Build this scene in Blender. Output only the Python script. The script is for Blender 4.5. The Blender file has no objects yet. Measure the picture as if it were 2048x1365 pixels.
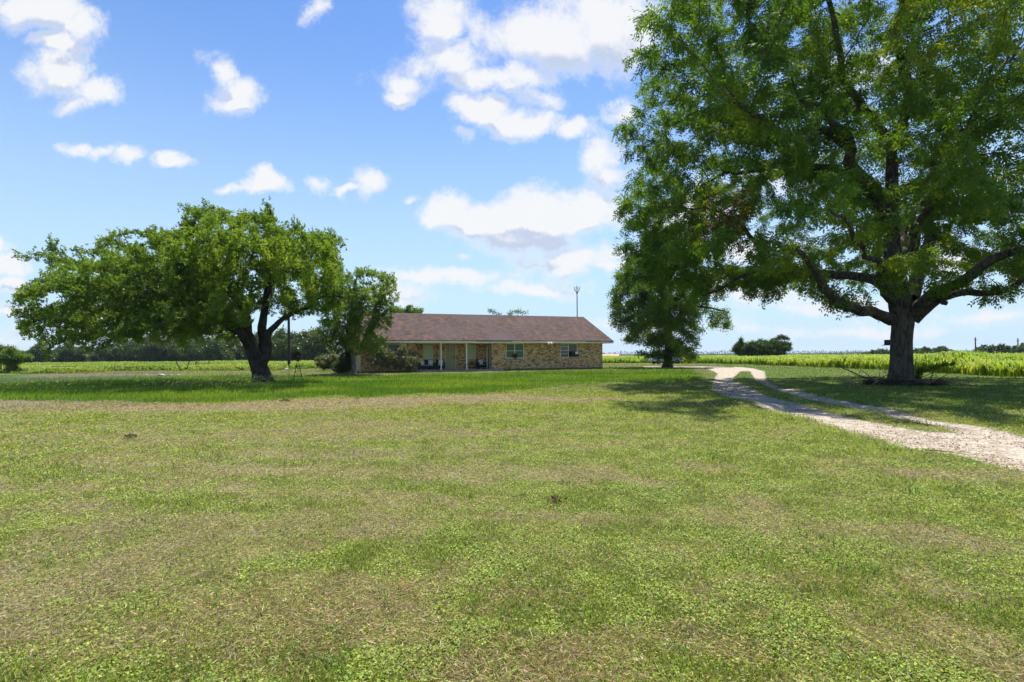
import bpy, bmesh, math, random
import numpy as np
from mathutils import Vector, Matrix

random.seed(7)
RNG = np.random.default_rng(11)
R = math.radians
sc = bpy.context.scene
COL = sc.collection

# ------------------------------------------------------------------ camera
CAM_H = 1.45
HOR = 711.4                    # optical axis row, in photo pixels (2048 x 1365)
ROLL = R(0.45)
cam_d = bpy.data.cameras.new('camera')
cam_d.sensor_width = 36.0
cam_d.lens = 18.0
cam_d.shift_y = (HOR - 682.5) / 2048.0
cam_d.clip_start = 0.05
cam_d.clip_end = 20000
cam = bpy.data.objects.new('camera', cam_d)
COL.objects.link(cam)
cam.location = (0, 0, CAM_H)
cam.rotation_euler = (R(90), ROLL, 0)
sc.camera = cam

# ------------------------------------------------------------------ exposure
sc.view_settings.view_transform = 'Standard'
sc.view_settings.look = 'None'
sc.view_settings.exposure = 0.85
sc.view_settings.gamma = 1.0
sc.view_settings.use_curve_mapping = False
sc.cycles.max_bounces = 8
sc.cycles.diffuse_bounces = 5
sc.cycles.glossy_bounces = 2
sc.cycles.transmission_bounces = 4
sc.cycles.transparent_max_bounces = 4
sc.cycles.caustics_reflective = False
sc.cycles.caustics_refractive = False
sc.cycles.use_denoising = True
sc.cycles.denoising_prefilter = 'NONE'

# ------------------------------------------------------------------ sun
SUN_EL = 69.0
SUN_AZ = 20.0                  # degrees clockwise from +Y, where the sun stands
sun_d = bpy.data.lights.new('sun', 'SUN')
sun_d.energy = 4.9
sun_d.angle = R(0.5)
sun_d.color = (1.0, 0.95, 0.86)
sun = bpy.data.objects.new('sun', sun_d)
COL.objects.link(sun)
sv = Vector((math.sin(R(SUN_AZ)) * math.cos(R(SUN_EL)), math.cos(R(SUN_AZ)) * math.cos(R(SUN_EL)), math.sin(R(SUN_EL))))
sun.rotation_euler = sv.to_track_quat('Z', 'Y').to_euler()

# ------------------------------------------------------------------ pixel <-> world helpers (used once, to find world positions)
cr, sr = math.cos(ROLL), math.sin(ROLL)
def ray(px, py):
    u = (px - 1024.0) / 1024.0
    v = (HOR - py) / 1024.0
    return (u * cr + v * sr, -u * sr + v * cr)      # x/y , z/y
def W(px, py, Y):
    a, b = ray(px, py)
    return Vector((a * Y, Y, CAM_H + b * Y))
def G(px, py, z=0.0):
    a, b = ray(px, py)
    Y = (z - CAM_H) / min(b, -0.0008)
    return (a * Y, Y)

# ------------------------------------------------------------------ node helpers
def new_mat(name):
    m = bpy.data.materials.new(name)
    m.use_nodes = True
    m.node_tree.nodes.clear()
    return m
class NT:
    def __init__(self, tree): self.t = tree
    def n(self, typ, **kw):
        nd = self.t.nodes.new(typ)
        for k, v in kw.items():
            if k == 'inp':
                for kk, vv in v.items(): self.set(nd.inputs[kk], vv)
            else: setattr(nd, k, v)
        return nd
    def set(self, sock, v):
        if isinstance(v, bpy.types.NodeSocket): self.t.links.new(v, sock)
        elif isinstance(v, bpy.types.Node): self.t.links.new(v.outputs[0], sock)
        else: sock.default_value = v
    def math(self, op, a, b=None, c=None, clamp=False):
        nd = self.n('ShaderNodeMath', operation=op, use_clamp=clamp)
        self.set(nd.inputs[0], a)
        if b is not None: self.set(nd.inputs[1], b)
        if c is not None: self.set(nd.inputs[2], c)
        return nd.outputs[0]
    def vmath(self, op, a, b=None, c=None):
        nd = self.n('ShaderNodeVectorMath', operation=op)
        self.set(nd.inputs[0], a)
        if b is not None: self.set(nd.inputs[1], b)
        if c is not None: self.set(nd.inputs[2], c)
        return nd.outputs['Value'] if op in ('LENGTH', 'DOT_PRODUCT', 'DISTANCE') else nd.outputs[0]
    def mix(self, f, a, b, blend='MIX'):
        nd = self.n('ShaderNodeMix', data_type='RGBA', blend_type=blend)
        self.set(nd.inputs[0], f); self.set(nd.inputs[6], a); self.set(nd.inputs[7], b)
        return nd.outputs[2]
    def ramp(self, f, stops, interp='LINEAR'):
        nd = self.n('ShaderNodeValToRGB')
        r = nd.color_ramp; r.interpolation = interp
        while len(r.elements) < len(stops): r.elements.new(0.5)
        for e, (p, c) in zip(r.elements, stops):
            e.position = p; e.color = (*c, 1) if len(c) == 3 else c
        self.set(nd.inputs[0], f)
        return nd.outputs[0]
    def noise(self, scale, detail=3, vec=None, rough=0.5, dist=0.0):
        nd = self.n('ShaderNodeTexNoise')
        nd.inputs['Scale'].default_value = scale; nd.inputs['Detail'].default_value = detail
        nd.inputs['Roughness'].default_value = rough; nd.inputs['Distortion'].default_value = dist
        if vec is not None: self.set(nd.inputs['Vector'], vec)
        return nd.outputs[0]
    def smooth(self, v, lo, hi, a=0.0, b=1.0):
        nd = self.n('ShaderNodeMapRange', interpolation_type='SMOOTHSTEP')
        self.set(nd.inputs[0], v)
        for i, x in zip((1, 2, 3, 4), (lo, hi, a, b)): nd.inputs[i].default_value = x
        return nd.outputs[0]

# ------------------------------------------------------------------ sky with clouds (world, by direction)
world = bpy.data.worlds.new('World')
sc.world = world
world.use_nodes = True
world.node_tree.nodes.clear()
w = NT(world.node_tree)
world.cycles.sampling_method = 'MANUAL'
world.cycles.sample_map_resolution = 512
sky = w.n('ShaderNodeTexSky', sky_type='NISHITA', sun_disc=False)
sky.sun_elevation = R(SUN_EL); sky.sun_rotation = R(SUN_AZ)
sky.air_density = 1.0; sky.dust_density = 0.35; sky.ozone_density = 2.0; sky.altitude = 100
tc = w.n('ShaderNodeTexCoord')
sep = w.n('ShaderNodeSeparateXYZ', inp={0: tc.outputs['Generated']})
ysafe = w.math('MAXIMUM', sep.outputs[1], 0.02)
pu = w.math('DIVIDE', sep.outputs[0], ysafe)
pv = w.math('DIVIDE', sep.outputs[2], ysafe)
pvec = w.n('ShaderNodeCombineXYZ', inp={0: pu, 1: pv}).outputs[0]

BLOBS = [  # centre px, py, radius x, y, weight
 (60,15,120,55,1),(150,45,50,42,1),(110,80,60,26,.8),
 (125,140,50,40,1),(190,182,48,34,1),(150,205,40,18,.6),(75,150,45,30,.55),
 (445,140,36,40,.8),(480,180,50,42,.85),(470,205,40,24,.75),(632,15,20,34,.6),
 (150,297,26,13,.7),(208,303,48,18,.8),(265,317,50,19,.9),(342,320,34,20,1),
 (535,358,44,26,1),(520,374,56,14,.8),(460,372,22,10,.5),
 (730,368,36,32,1),(690,382,30,10,.7),(635,372,30,16,.55),(822,394,16,10,.5),
 (870,45,72,66,.95),(905,105,80,60,.95),(850,135,80,40,.7),(1110,75,140,90,1.0),(1215,50,110,100,1.0),
 (1010,150,150,34,.85),(815,165,64,34,.8),(800,195,44,20,.75),(1085,195,60,26,.6),(960,60,60,60,.5),
 (965,222,56,36,1.1),(1040,242,84,32,1.1),(1130,252,56,24,.9),(940,272,26,16,.5),(1250,225,40,22,.6),
 (1185,318,46,40,.8),(1215,355,50,20,.7),
 (900,425,60,42,1.3),(965,440,95,50,1.3),(1070,435,140,60,1.4),(1175,425,90,50,1.1),(1060,480,150,34,1),(1150,520,130,42,1),(1190,540,80,18,.8),
 (905,558,130,20,.9),(1065,577,120,16,.9),(860,560,90,18,.8),(1062,532,40,10,.6),(910,510,24,8,.6),
 (24,540,38,26,1.1),(20,572,64,14,.9),(15,620,70,16,.8),(5,500,24,18,.6),(800,590,60,26,.5),
 (1480,585,150,22,.7),(1640,610,170,16,.55),(1700,660,300,14,.5),(1400,430,90,70,.8),(1560,360,100,40,.6),(1500,500,150,34,.8),
 (1750,150,160,60,.5),(1900,520,160,26,.7),(1990,640,160,14,.55),(1290,650,180,18,.4),(420,690,300,20,.4),(100,670,180,22,.4),
 (2300,300,260,140,.8),(-350,250,260,70,.8),(-300,560,260,40,.8),(1000,-250,300,90,.7),(200,-300,240,80,.7),(1800,-300,300,120,.7)]
def cloud_field(shift):
    p = w.vmath('ADD', pvec, (0.0, shift, 0.0))
    nz = w.noise(7.5, 12, p, 0.70, 0.2)
    nz2 = w.noise(1.9, 4, p, 0.5)
    cur = None
    wv = w.n('ShaderNodeTexNoise', noise_dimensions='2D'); wv.inputs['Scale'].default_value = 7; wv.inputs['Detail'].default_value = 7; wv.inputs['Roughness'].default_value = .6
    w.set(wv.inputs['Vector'], p)
    warp = w.vmath('MULTIPLY_ADD', wv.outputs[1], (0.11, 0.075, 0), (-0.055, -0.0375, 0))
    q = w.vmath('ADD', p, warp)
    for (cx, cy, rx, ry, wt) in BLOBS:
        a, b = ray(cx, cy)
        sx, sy = 1024.0 / (rx * 1.12), 1024.0 / (ry * 1.12)
        l = w.vmath('LENGTH', w.vmath('MULTIPLY_ADD', q, (sx, sy, 0), (-a * sx, -b * sy, 0)))
        f = w.math('MULTIPLY_ADD', l, -wt, wt)
        cur = f if cur is None else w.math('SMOOTH_MAX', cur, f, 0.12)
    n = w.math('MULTIPLY_ADD', nz, 2.3, -1.30)
    n = w.math('MULTIPLY_ADD', nz2, 0.35, n)
    return w.math('ADD', cur, n), cur
f0, b0 = cloud_field(0.0)
f1, b1 = cloud_field(0.045)
alpha = w.smooth(f0, -0.10, 0.66)
front = w.smooth(sep.outputs[1], 0.05, 0.25)
alpha = w.math('MULTIPLY', alpha, front)
und = w.smooth(w.math('ADD', w.math('MULTIPLY', w.math('SUBTRACT', b1, b0), .8), w.math('MULTIPLY', w.math('SUBTRACT', f1, f0), .2)), 0.0, 0.34)        # more cloud above -> underside
thick = w.smooth(f0, 0.10, 0.60)
und = w.math('MULTIPLY', und, thick)
ccol = w.mix(und, (1.0, 1.0, 1.0, 1), (0.62, 0.70, 0.86, 1))
skc = w.vmath('MULTIPLY', sky.outputs[0], (0.088, 0.094, 0.108))
hsv = w.n('ShaderNodeHueSaturation', inp={'Saturation': 1.12, 'Value': 1.0, 'Color': skc})
skyc = hsv.outputs[0]
# pale, milky air low over the horizon
lowz = w.smooth(sep.outputs[2], -0.05, 0.60, 0.98, 0.0)
skyc = w.mix(lowz, skyc, (0.335, 0.465, 0.575, 1))
cl = w.vmath('MULTIPLY', ccol, (0.52, 0.525, 0.535))
fin = w.mix(w.math('MULTIPLY', alpha, 0.97), skyc, cl)
bg = w.n('ShaderNodeBackground', inp={'Color': fin, 'Strength': 1.0})
w.n('ShaderNodeOutputWorld', inp={0: bg.outputs[0]})

# ------------------------------------------------------------------ object helpers
def tag(o, label=None, cat=None, group=None, kind=None):
    if label: o['label'] = label
    if cat: o['category'] = cat
    if group: o['group'] = group
    if kind: o['kind'] = kind
    return o
def empty(name, loc, rz=0.0):
    o = bpy.data.objects.new(name, None)
    o.empty_display_size = 0.3
    o.location = loc; o.rotation_euler = (0, 0, rz)
    COL.objects.link(o)
    return o
def link_mesh(name, me, mat, parent=None, local=True):
    o = bpy.data.objects.new(name, me)
    if mat: me.materials.append(mat)
    COL.objects.link(o)
    if parent is not None:
        o.parent = parent
    return o
def np_mesh(name, verts, faces, k, mat, parent=None, fattr=None, fcol=None, vattrs=None, smooth=False, origin=None):
    """faces: (n,k) int array; one uniform face size."""
    verts = np.asarray(verts, dtype=np.float32)
    if origin is not None: verts = verts - np.asarray(origin, dtype=np.float32)
    faces = np.asarray(faces, dtype=np.int32)
    me = bpy.data.meshes.new(name)
    nf = len(faces)
    me.vertices.add(len(verts)); me.vertices.foreach_set('co', verts.ravel())
    me.loops.add(nf * k); me.loops.foreach_set('vertex_index', faces.ravel())
    me.polygons.add(nf)
    me.polygons.foreach_set('loop_start', np.arange(nf, dtype=np.int32) * k)
    me.polygons.foreach_set('loop_total', np.full(nf, k, dtype=np.int32))
    if smooth: me.polygons.foreach_set('use_smooth', np.ones(nf, dtype=bool))
    if fattr is not None:
        a = me.attributes.new('v', 'FLOAT', 'FACE'); a.data.foreach_set('value', np.asarray(fattr, dtype=np.float32))
    if fcol is not None:
        a = me.attributes.new('c', 'FLOAT_COLOR', 'FACE')
        c4 = np.ones((nf, 4), dtype=np.float32); c4[:, :3] = fcol
        a.data.foreach_set('color', c4.ravel())
    if vattrs:
        for nm, arr in vattrs.items():
            arr = np.asarray(arr, dtype=np.float32)
            if arr.ndim == 1:
                a = me.attributes.new(nm, 'FLOAT', 'POINT'); a.data.foreach_set('value', arr)
            else:
                a = me.attributes.new(nm, 'FLOAT_COLOR', 'POINT')
                c4 = np.ones((len(arr), 4), dtype=np.float32); c4[:, :3] = arr
                a.data.foreach_set('color', c4.ravel())
    me.update(calc_edges=True)
    return link_mesh(name, me, mat, parent)
class MB:
    """collects simple shapes in one bmesh"""
    def __init__(self): self.bm = bmesh.new()
    def box(self, c, s, rot=None, bevel=0.0):
        r = bmesh.ops.create_cube(self.bm, size=1.0)
        vs = r['verts']
        bmesh.ops.scale(self.bm, vec=s, verts=vs)
        if bevel:
            es = list({e for v in vs for e in v.link_edges})
            rb = bmesh.ops.bevel(self.bm, geom=es, offset=bevel, segments=2, affect='EDGES', profile=0.6)
            vs = rb['verts']
            vs = list({v for f in rb['faces'] for v in f.verts} | {v for v in vs})
            vs = self._island(vs)
        if rot is not None: bmesh.ops.rotate(self.bm, cent=(0, 0, 0), matrix=rot, verts=vs)
        bmesh.ops.translate(self.bm, vec=c, verts=vs)
        return self
    def _island(self, seed):
        seen = set(seed); st = list(seed)
        while st:
            v = st.pop()
            for e in v.link_edges:
                o = e.other_vert(v)
                if o not in seen: seen.add(o); st.append(o)
        return list(seen)
    def b(self, x0, x1, y0, y1, z0, z1, bevel=0.0):
        return self.box(((x0 + x1) / 2, (y0 + y1) / 2, (z0 + z1) / 2), (abs(x1 - x0), abs(y1 - y0), abs(z1 - z0)), None, bevel)
    def rod(self, p, q, r, r2=None, n=8):
        p, q = Vector(p), Vector(q); d = q - p
        m = Matrix.Translation((p + q) / 2) @ d.to_track_quat('Z', 'Y').to_matrix().to_4x4()
        bmesh.ops.create_cone(self.bm, cap_ends=True, segments=n, radius1=r, radius2=r if r2 is None else r2, depth=d.length, matrix=m)
        return self
    def ico(self, c, s, sub=2, jit=0.0, seed=1):
        r = bmesh.ops.create_icosphere(self.bm, subdivisions=sub, radius=1.0)
        rr = random.Random(seed)
        for v in r['verts']:
            f = 1 + (rr.random() - .5) * jit
            v.co = Vector((v.co.x * s[0] * f, v.co.y * s[1] * f, v.co.z * s[2] * f)) + Vector(c)
        return self
    def poly(self, pts):
        self.bm.faces.new([self.bm.verts.new(p) for p in pts]); return self
    def prism(self, pts, ext):
        """pts: planar polygon, ext: extrusion vector"""
        a = [self.bm.verts.new(p) for p in pts]; e = Vector(ext)
        b_ = [self.bm.verts.new(Vector(p) + e) for p in pts]
        n = len(pts)
        self.bm.faces.new(a); self.bm.faces.new(b_[::-1])
        for i in range(n): self.bm.faces.new((a[i], b_[i], b_[(i + 1) % n], a[(i + 1) % n]))
        return self
    def build(self, name, mat, parent=None, smooth=False):
        bmesh.ops.recalc_face_normals(self.bm, faces=self.bm.faces)
        me = bpy.data.meshes.new(name); self.bm.to_mesh(me); self.bm.free()
        if smooth:
            for p in me.polygons: p.use_smooth = True
        return link_mesh(name, me, mat, parent)

# ------------------------------------------------------------------ numpy noise
def _hash(ix, iy, iz, seed):
    h = (ix.astype(np.int64) * 374761393 + iy.astype(np.int64) * 668265263 + iz.astype(np.int64) * 2147483647 + seed * 974711) & 0xffffffff
    h = ((h ^ (h >> 13)) * 1274126177) & 0xffffffff
    h = (h ^ (h >> 16)) & 0xffffff
    return h.astype(np.float64) / 0xffffff
def vnoise(x, y, z=None, seed=0):
    x = np.asarray(x, dtype=np.float64); y = np.asarray(y, dtype=np.float64)
    z = np.zeros_like(x) if z is None else np.asarray(z, dtype=np.float64)
    ix, iy, iz = np.floor(x), np.floor(y), np.floor(z)
    fx, fy, fz = x - ix, y - iy, z - iz
    fx = fx * fx * (3 - 2 * fx); fy = fy * fy * (3 - 2 * fy); fz = fz * fz * (3 - 2 * fz)
    r = 0
    for dx in (0, 1):
        for dy in (0, 1):
            for dz in (0, 1):
                wgt = (fx if dx else 1 - fx) * (fy if dy else 1 - fy) * (fz if dz else 1 - fz)
                r = r + wgt * _hash(ix + dx, iy + dy, iz + dz, seed)
    return r
def fbm(x, y, z=None, o=4, seed=0):
    r = 0; a = 0.5; tot = 0
    for i in range(o):
        f = 2.03 ** i
        r = r + a * vnoise(np.asarray(x) * f + 17.3 * i, np.asarray(y) * f - 9.1 * i, None if z is None else np.asarray(z) * f + 3.7 * i, seed + i)
        tot += a; a *= 0.5
    return r / tot
def sstep(a, b, x):
    t = np.clip((x - a) / (b - a), 0, 1); return t * t * (3 - 2 * t)
def poly_sd(P, X, Y):
    """signed distance to polygon (negative inside)"""
    P = np.asarray(P, dtype=np.float64); n = len(P)
    X = np.asarray(X, dtype=np.float64); Y = np.asarray(Y, dtype=np.float64)
    d = np.full(X.shape, 1e18); ins = np.zeros(X.shape, dtype=bool)
    for i in range(n):
        a = P[i]; b = P[(i + 1) % n]; e = b - a
        wx, wy = X - a[0], Y - a[1]
        t = np.clip((wx * e[0] + wy * e[1]) / max(e @ e, 1e-12), 0, 1)
        d = np.minimum(d, (wx - e[0] * t) ** 2 + (wy - e[1] * t) ** 2)
        c = ((a[1] <= Y) != (b[1] <= Y))
        if abs(e[1]) > 1e-12:
            xi = a[0] + (Y - a[1]) * e[0] / e[1]
            ins ^= c & (X < xi)
    d = np.sqrt(d)
    return np.where(ins, -d, d)

# ------------------------------------------------------------------ the layout of the ground (world polygons)
DRIVE = [G(*p) for p in [(2300,1035),(2048,948),(1990,932),(1906,913),(1795,894),(1716,872),(1669,856),(1596,835),(1542,824),(1489,810),(1447,794),(1425,780),
    (1422,767),(1430,755),(1434,748),(1415,742),(1380,739.5),(1330,738.2),(1285,737.5),(1285,735.2),(1340,735.0),(1400,735.3),(1479,737),(1512,740.5),(1530,745),(1532,753),(1535,762),(1560,774),(1596,782),(1653,797),
    (1748,812),(1795,821),(1875,839),(1985,856),(2048,872),(2300,925)]] + [(12.5, 2.6), (24, -7.0), (16, -9.0), (8.6, 1.0)]
MEDIAN = [G(*p) for p in [(1906,866),(1843,862),(1764,846),(1700,833),(1640,820),(1588,806),(1540,795),(1500,775),(1463,760),(1480,746),(1500,745),(1510,762),(1558,785),(1600,797),(1660,809),(1732,822),(1812,840),(1870,853)]]
LUSH = [G(*p) for p in [(-900,822),(0,798),(200,803),(430,809),(600,798),(800,792),(1000,786),(1090,779),(1130,768),(1250,765),(1385,764),(1400,752),(1400,745),
    (1300,742.5),(1200,744),(1100,746),(950,750),(800,752),(700,756),(500,754),(250,752),(0,750),(-900,752)]]
STRAW = [G(*p) for p in [(-500,826),(0,801),(200,806),(430,812),(620,801),(850,794),(1000,789),(1230,800),(1160,806),(900,808),(700,820),(400,826),(200,825),(0,822),(-500,850)]]
DIRT = [G(*p) for p in [(35,757),(60,752),(130,749.5),(250,747),(330,748),(330,753),(200,755),(100,757)]]
FIELD_L = [G(*p) for p in [(-900,757),(0,748),(60,750),(150,748),(240,744),(340,744),(480,744),(560,742.5),(640,739),(700,733)]] + [(-30, 180), (-260, 190), (-260, 60)]
CROP = [G(*p) for p in [(2700,795),(2400,775),(2048,754),(1960,752),(1880,747),(1780,743),(1690,739),(1600,735.5),(1500,731),(1440,729.5),(1300,728),(1205,728.5)]] + [(12, 95), (10, 190), (300, 200), (300, 40)]
BERM = G(1452, 812)

def ground_z(X, Y):
    X = np.asarray(X, dtype=np.float64); Y = np.asarray(Y, dtype=np.float64)
    r = np.hypot(X, Y)
    z = (fbm(X * 0.35, Y * 0.35, o=3, seed=3) - 0.5) * 0.09 * sstep(0.5, 6, r)
    z += (fbm(X * 1.7, Y * 1.7, o=2, seed=8) - 0.5) * 0.045
    z += 0.10 * sstep(30, 44, Y) * sstep(60, 30, np.abs(X + 2) - 0)        # gentle rise under the house
    z -= 7.0 * sstep(185, 420, r)
    z += 7.5 * sstep(700, 3200, r) + (fbm(X * .0016, Y * .0016, o=3, seed=5) - .5) * 20 * sstep(800, 2400, r)
    z += 0.16 * np.exp(-(((X - BERM[0]) / 1.6) ** 2 + ((Y - BERM[1]) / .7) ** 2))
    return z
def gz(x, y): return float(ground_z(np.array([x]), np.array([y]))[0])

GREEN = np.array([0.150, 0.215, 0.040]); OLIVE = np.array([0.230, 0.260, 0.075]); TAN = np.array([0.400, 0.335, 0.220]); BRN = np.array([0.205, 0.155, 0.105])
LUSHC = np.array([0.080, 0.195, 0.014]); YEL = np.array([0.235, 0.300, 0.028]); SOIL = np.array([0.150, 0.120, 0.085])
def mixc(a, b, t): return a * (1 - t[:, None]) + b * t[:, None]
def zones(X, Y):
    """dryness (0..1), lush weight, straw weight, dirt, fieldL, crop, drive sd"""
    X = np.asarray(X, dtype=np.float64); Y = np.asarray(Y, dtype=np.float64)
    r = np.hypot(X, Y)
    wob = (fbm(X * 0.6, Y * 0.6, o=3, seed=21) - .5)
    sc_ = np.clip(Y * 0.06, 0.15, 3.0)
    lush = sstep(0.4, -0.4, (poly_sd(LUSH, X, Y) + wob * 2.4) / np.clip(sc_, .1, .5))
    straw = sstep(0.5, -0.3, poly_sd(STRAW, X, Y) + wob * 1.6) * sstep(.28, .5, fbm(X * .5, Y * 1.6, o=3, seed=51) + .10)
    dirt = sstep(0.5, -0.5, (poly_sd(DIRT, X, Y) + wob * 3) / sc_)
    fl = sstep(0.5, -0.5, (poly_sd(FIELD_L, X, Y) + wob * 3) / sc_)
    cr_ = sstep(0.3, -0.3, (poly_sd(CROP, X, Y) + wob * 1.5))
    dsd = np.maximum(poly_sd(DRIVE, X, Y), -poly_sd(MEDIAN, X, Y))
    # dryness of the mown lawn: windrows of cut grass lying across, more towards the left and front
    ang = X * 0.985 - Y * 0.17; acr = X * 0.17 + Y * 0.985
    d = fbm(ang * 0.6, acr * 2.0, o=5, seed=31) * 0.5 + fbm(X * 2.6, Y * 2.6, o=4, seed=37) * 0.5
    side = sstep(2.5, -4.0, X) * 0.13 + sstep(4.5, 2.0, r) * 0.05 - sstep(1.5, 6, X) * sstep(16, 6, Y) * 0.05
    dry = sstep(0.45, 0.76, d + side)
    far = sstep(9, 16, r)
    dry = dry * (1 - far * 0.35)
    dry = np.clip(dry + straw * 1.0, 0, 1)
    shade_lawn = sstep(4, 9, X - 0.35 * (Y - 12)) * sstep(11, 15, Y)  # lawn in the pecan's shade, whose deep green is painted into the colour
    dry = dry * (1 - 0.7 * shade_lawn)
    return dict(dry=dry, lush=lush, straw=straw, dirt=dirt, fl=fl, crop=cr_, dsd=dsd, right=shade_lawn)
def ground_col(X, Y, Z):
    n1 = fbm(X * 2.3, Y * 2.3, o=3, seed=41); n2 = fbm(X * .22, Y * .22, o=3, seed=43)
    c = mixc(mixc(GREEN[None], OLIVE[None], sstep(.3, .7, n1)), TAN[None] * .86, Z['dry'] * .8)
    c = mixc(c, YEL[None] * .72, sstep(7, 16, Y) * .45 * (1 - Z['straw']) * sstep(.3, .7, n2))
    c = mixc(c, (GREEN * .62 + LUSHC * .45)[None], Z['right'] * .75)  # deep green of the tree's shade put into the ground colour
    tanp = sstep(.58, .72, fbm(X * .35, Y * .35, o=3, seed=47)) * sstep(28, 33, Y) * sstep(3, 9, X)
    c = mixc(c, TAN[None] * .8, tanp * .7)
    c = mixc(c, LUSHC[None] * .8, Z['lush'])
    c = mixc(c, BRN[None] * 1.15, Z['dirt'] * .8)
    c = mixc(c, (YEL * .62 + LUSHC * .35)[None], Z['fl'])
    c = mixc(c, np.array([[.17, .21, .035]]), Z['crop'])
    r = np.hypot(X, Y)
    c = mixc(c, np.array([[.045, .075, .035]]), sstep(190, 300, r))
    return c

# ------------------------------------------------------------------ ground sheet
def build_ground():
    nf, nb = 660, 140
    th = np.concatenate([np.linspace(R(-62), R(70), nf, endpoint=False), np.linspace(R(70), R(298), nb, endpoint=False)])
    rr = np.concatenate([[0.02, 0.45], np.geomspace(0.9, 60, 430), np.geomspace(61.5, 5200, 110)])
    T, Q = np.meshgrid(th, rr)
    X = (Q * np.sin(T)).ravel(); Y = (Q * np.cos(T)).ravel()
    Zg = ground_z(X, Y)
    Zn = zones(X, Y)
    trk = sstep(0.05, -0.5, Zn['dsd'])
    Zg = Zg - 0.035 * trk - 0.03 * Zn['lush'] * 0
    col = ground_col(X, Y, Zn)
    nt, nr = len(th), len(rr)
    idx = np.arange(nr * nt).reshape(nr, nt)
    a = idx[:-1, :]; b = np.roll(idx, -1, axis=1)[:-1, :]; c = np.roll(idx, -1, axis=1)[1:, :]; d = idx[1:, :]
    F = np.stack([a, b, c, d], -1).reshape(-1, 4)
    F = F[:, ::-1]
    m = ground_mat()
    V = np.stack([X, Y, Zg], 1)
    fd = Zn['dsd'][F].mean(axis=1)
    def part(mask, name):
        f = F[mask]; u, inv = np.unique(f.ravel(), return_inverse=True)
        o = np_mesh(name, V[u], inv.reshape(-1, 4), 4, m, vattrs={'gcol': col[u], 'dsd': np.clip(Zn['dsd'][u], -3, 3), 'lush': Zn['lush'][u], 'dry': Zn['dry'][u]}, smooth=True)
        return o
    g = part(fd > 0.0, 'ground'); tag(g, kind='structure')
    # close the small hole under the camera
    dv = part(fd <= 0.0, 'driveway'); tag(dv, kind='structure')
    return V

def ground_mat():
    m = new_mat('lawn_and_gravel'); t = NT(m.node_tree)
    geo = t.n('ShaderNodeNewGeometry'); P = geo.outputs['Position']
    gc = t.n('ShaderNodeAttribute', attribute_name='gcol').outputs['Color']
    ds = t.n('ShaderNodeAttribute', attribute_name='dsd').outputs['Fac']
    n_f = t.noise(38, 4, P, 0.7); n_m = t.noise(9, 4, P, 0.6); n_c = t.noise(2.2, 4, P, .6)
    g = t.mix(t.smooth(n_f, .3, .6), t.vmath('MULTIPLY', gc, (0.8, 0.8, 0.8)), t.vmath('MULTIPLY', gc, (0.32, 0.32, 0.30)))
    g = t.mix(t.math('MULTIPLY', t.smooth(n_m, .5, .72), .5), g, (.19, .145, .10, 1))
    g = t.mix(t.math('MULTIPLY', t.smooth(n_c, .5, .7), .30), g, t.vmath('MULTIPLY', gc, (1.25, 1.15, 1.2)))
    # gravel: pale caliche with stones, brown litter in the middle
    vor = t.n('ShaderNodeTexVoronoi'); vor.inputs['Scale'].default_value = 26; t.set(vor.inputs['Vector'], P)
    st = t.ramp(vor.outputs['Color'], [(0, (.27, .228, .18)), (.5, (.43, .37, .30)), (1, (.55, .485, .40))])
    n_g = t.noise(5, 5, P, .65); n_h = t.noise(70, 2, P, .6)
    gv = t.mix(t.math('MULTIPLY', t.smooth(n_g, .45, .62), .6), st, (.20, .15, .11, 1))
    gv = t.mix(t.math('MULTIPLY', t.smooth(n_h, .56, .66), .6), gv, (.16, .12, .09, 1))
    gv = t.mix(t.math('MULTIPLY', t.smooth(vor.outputs['Distance'], .0, .35, 1, 0), .25), gv, (.50, .45, .40, 1))
    edge = t.math('MULTIPLY_ADD', t.noise(3.5, 5, P, .7), .55, -.275)
    e2 = t.math('ADD', ds, edge)
    k = t.smooth(e2, -.16, .06, 1, 0)
    colr = t.mix(k, g, gv)
    hb = t.math('ADD', t.math('MULTIPLY', n_f, .6), t.math('MULTIPLY', n_m, .8))
    hb = t.math('ADD', hb, t.math('MULTIPLY', vor.outputs['Distance'], k))
    bp = t.n('ShaderNodeBump', inp={'Height': hb, 'Strength': .7, 'Distance': .03})
    bs = t.n('ShaderNodeBsdfPrincipled', inp={'Base Color': colr, 'Roughness': .95, 'Normal': bp.outputs[0]})
    bs.inputs['Specular IOR Level'].default_value = .15
    t.n('ShaderNodeOutputMaterial', inp={0: bs.outputs[0]})
    return m

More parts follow.
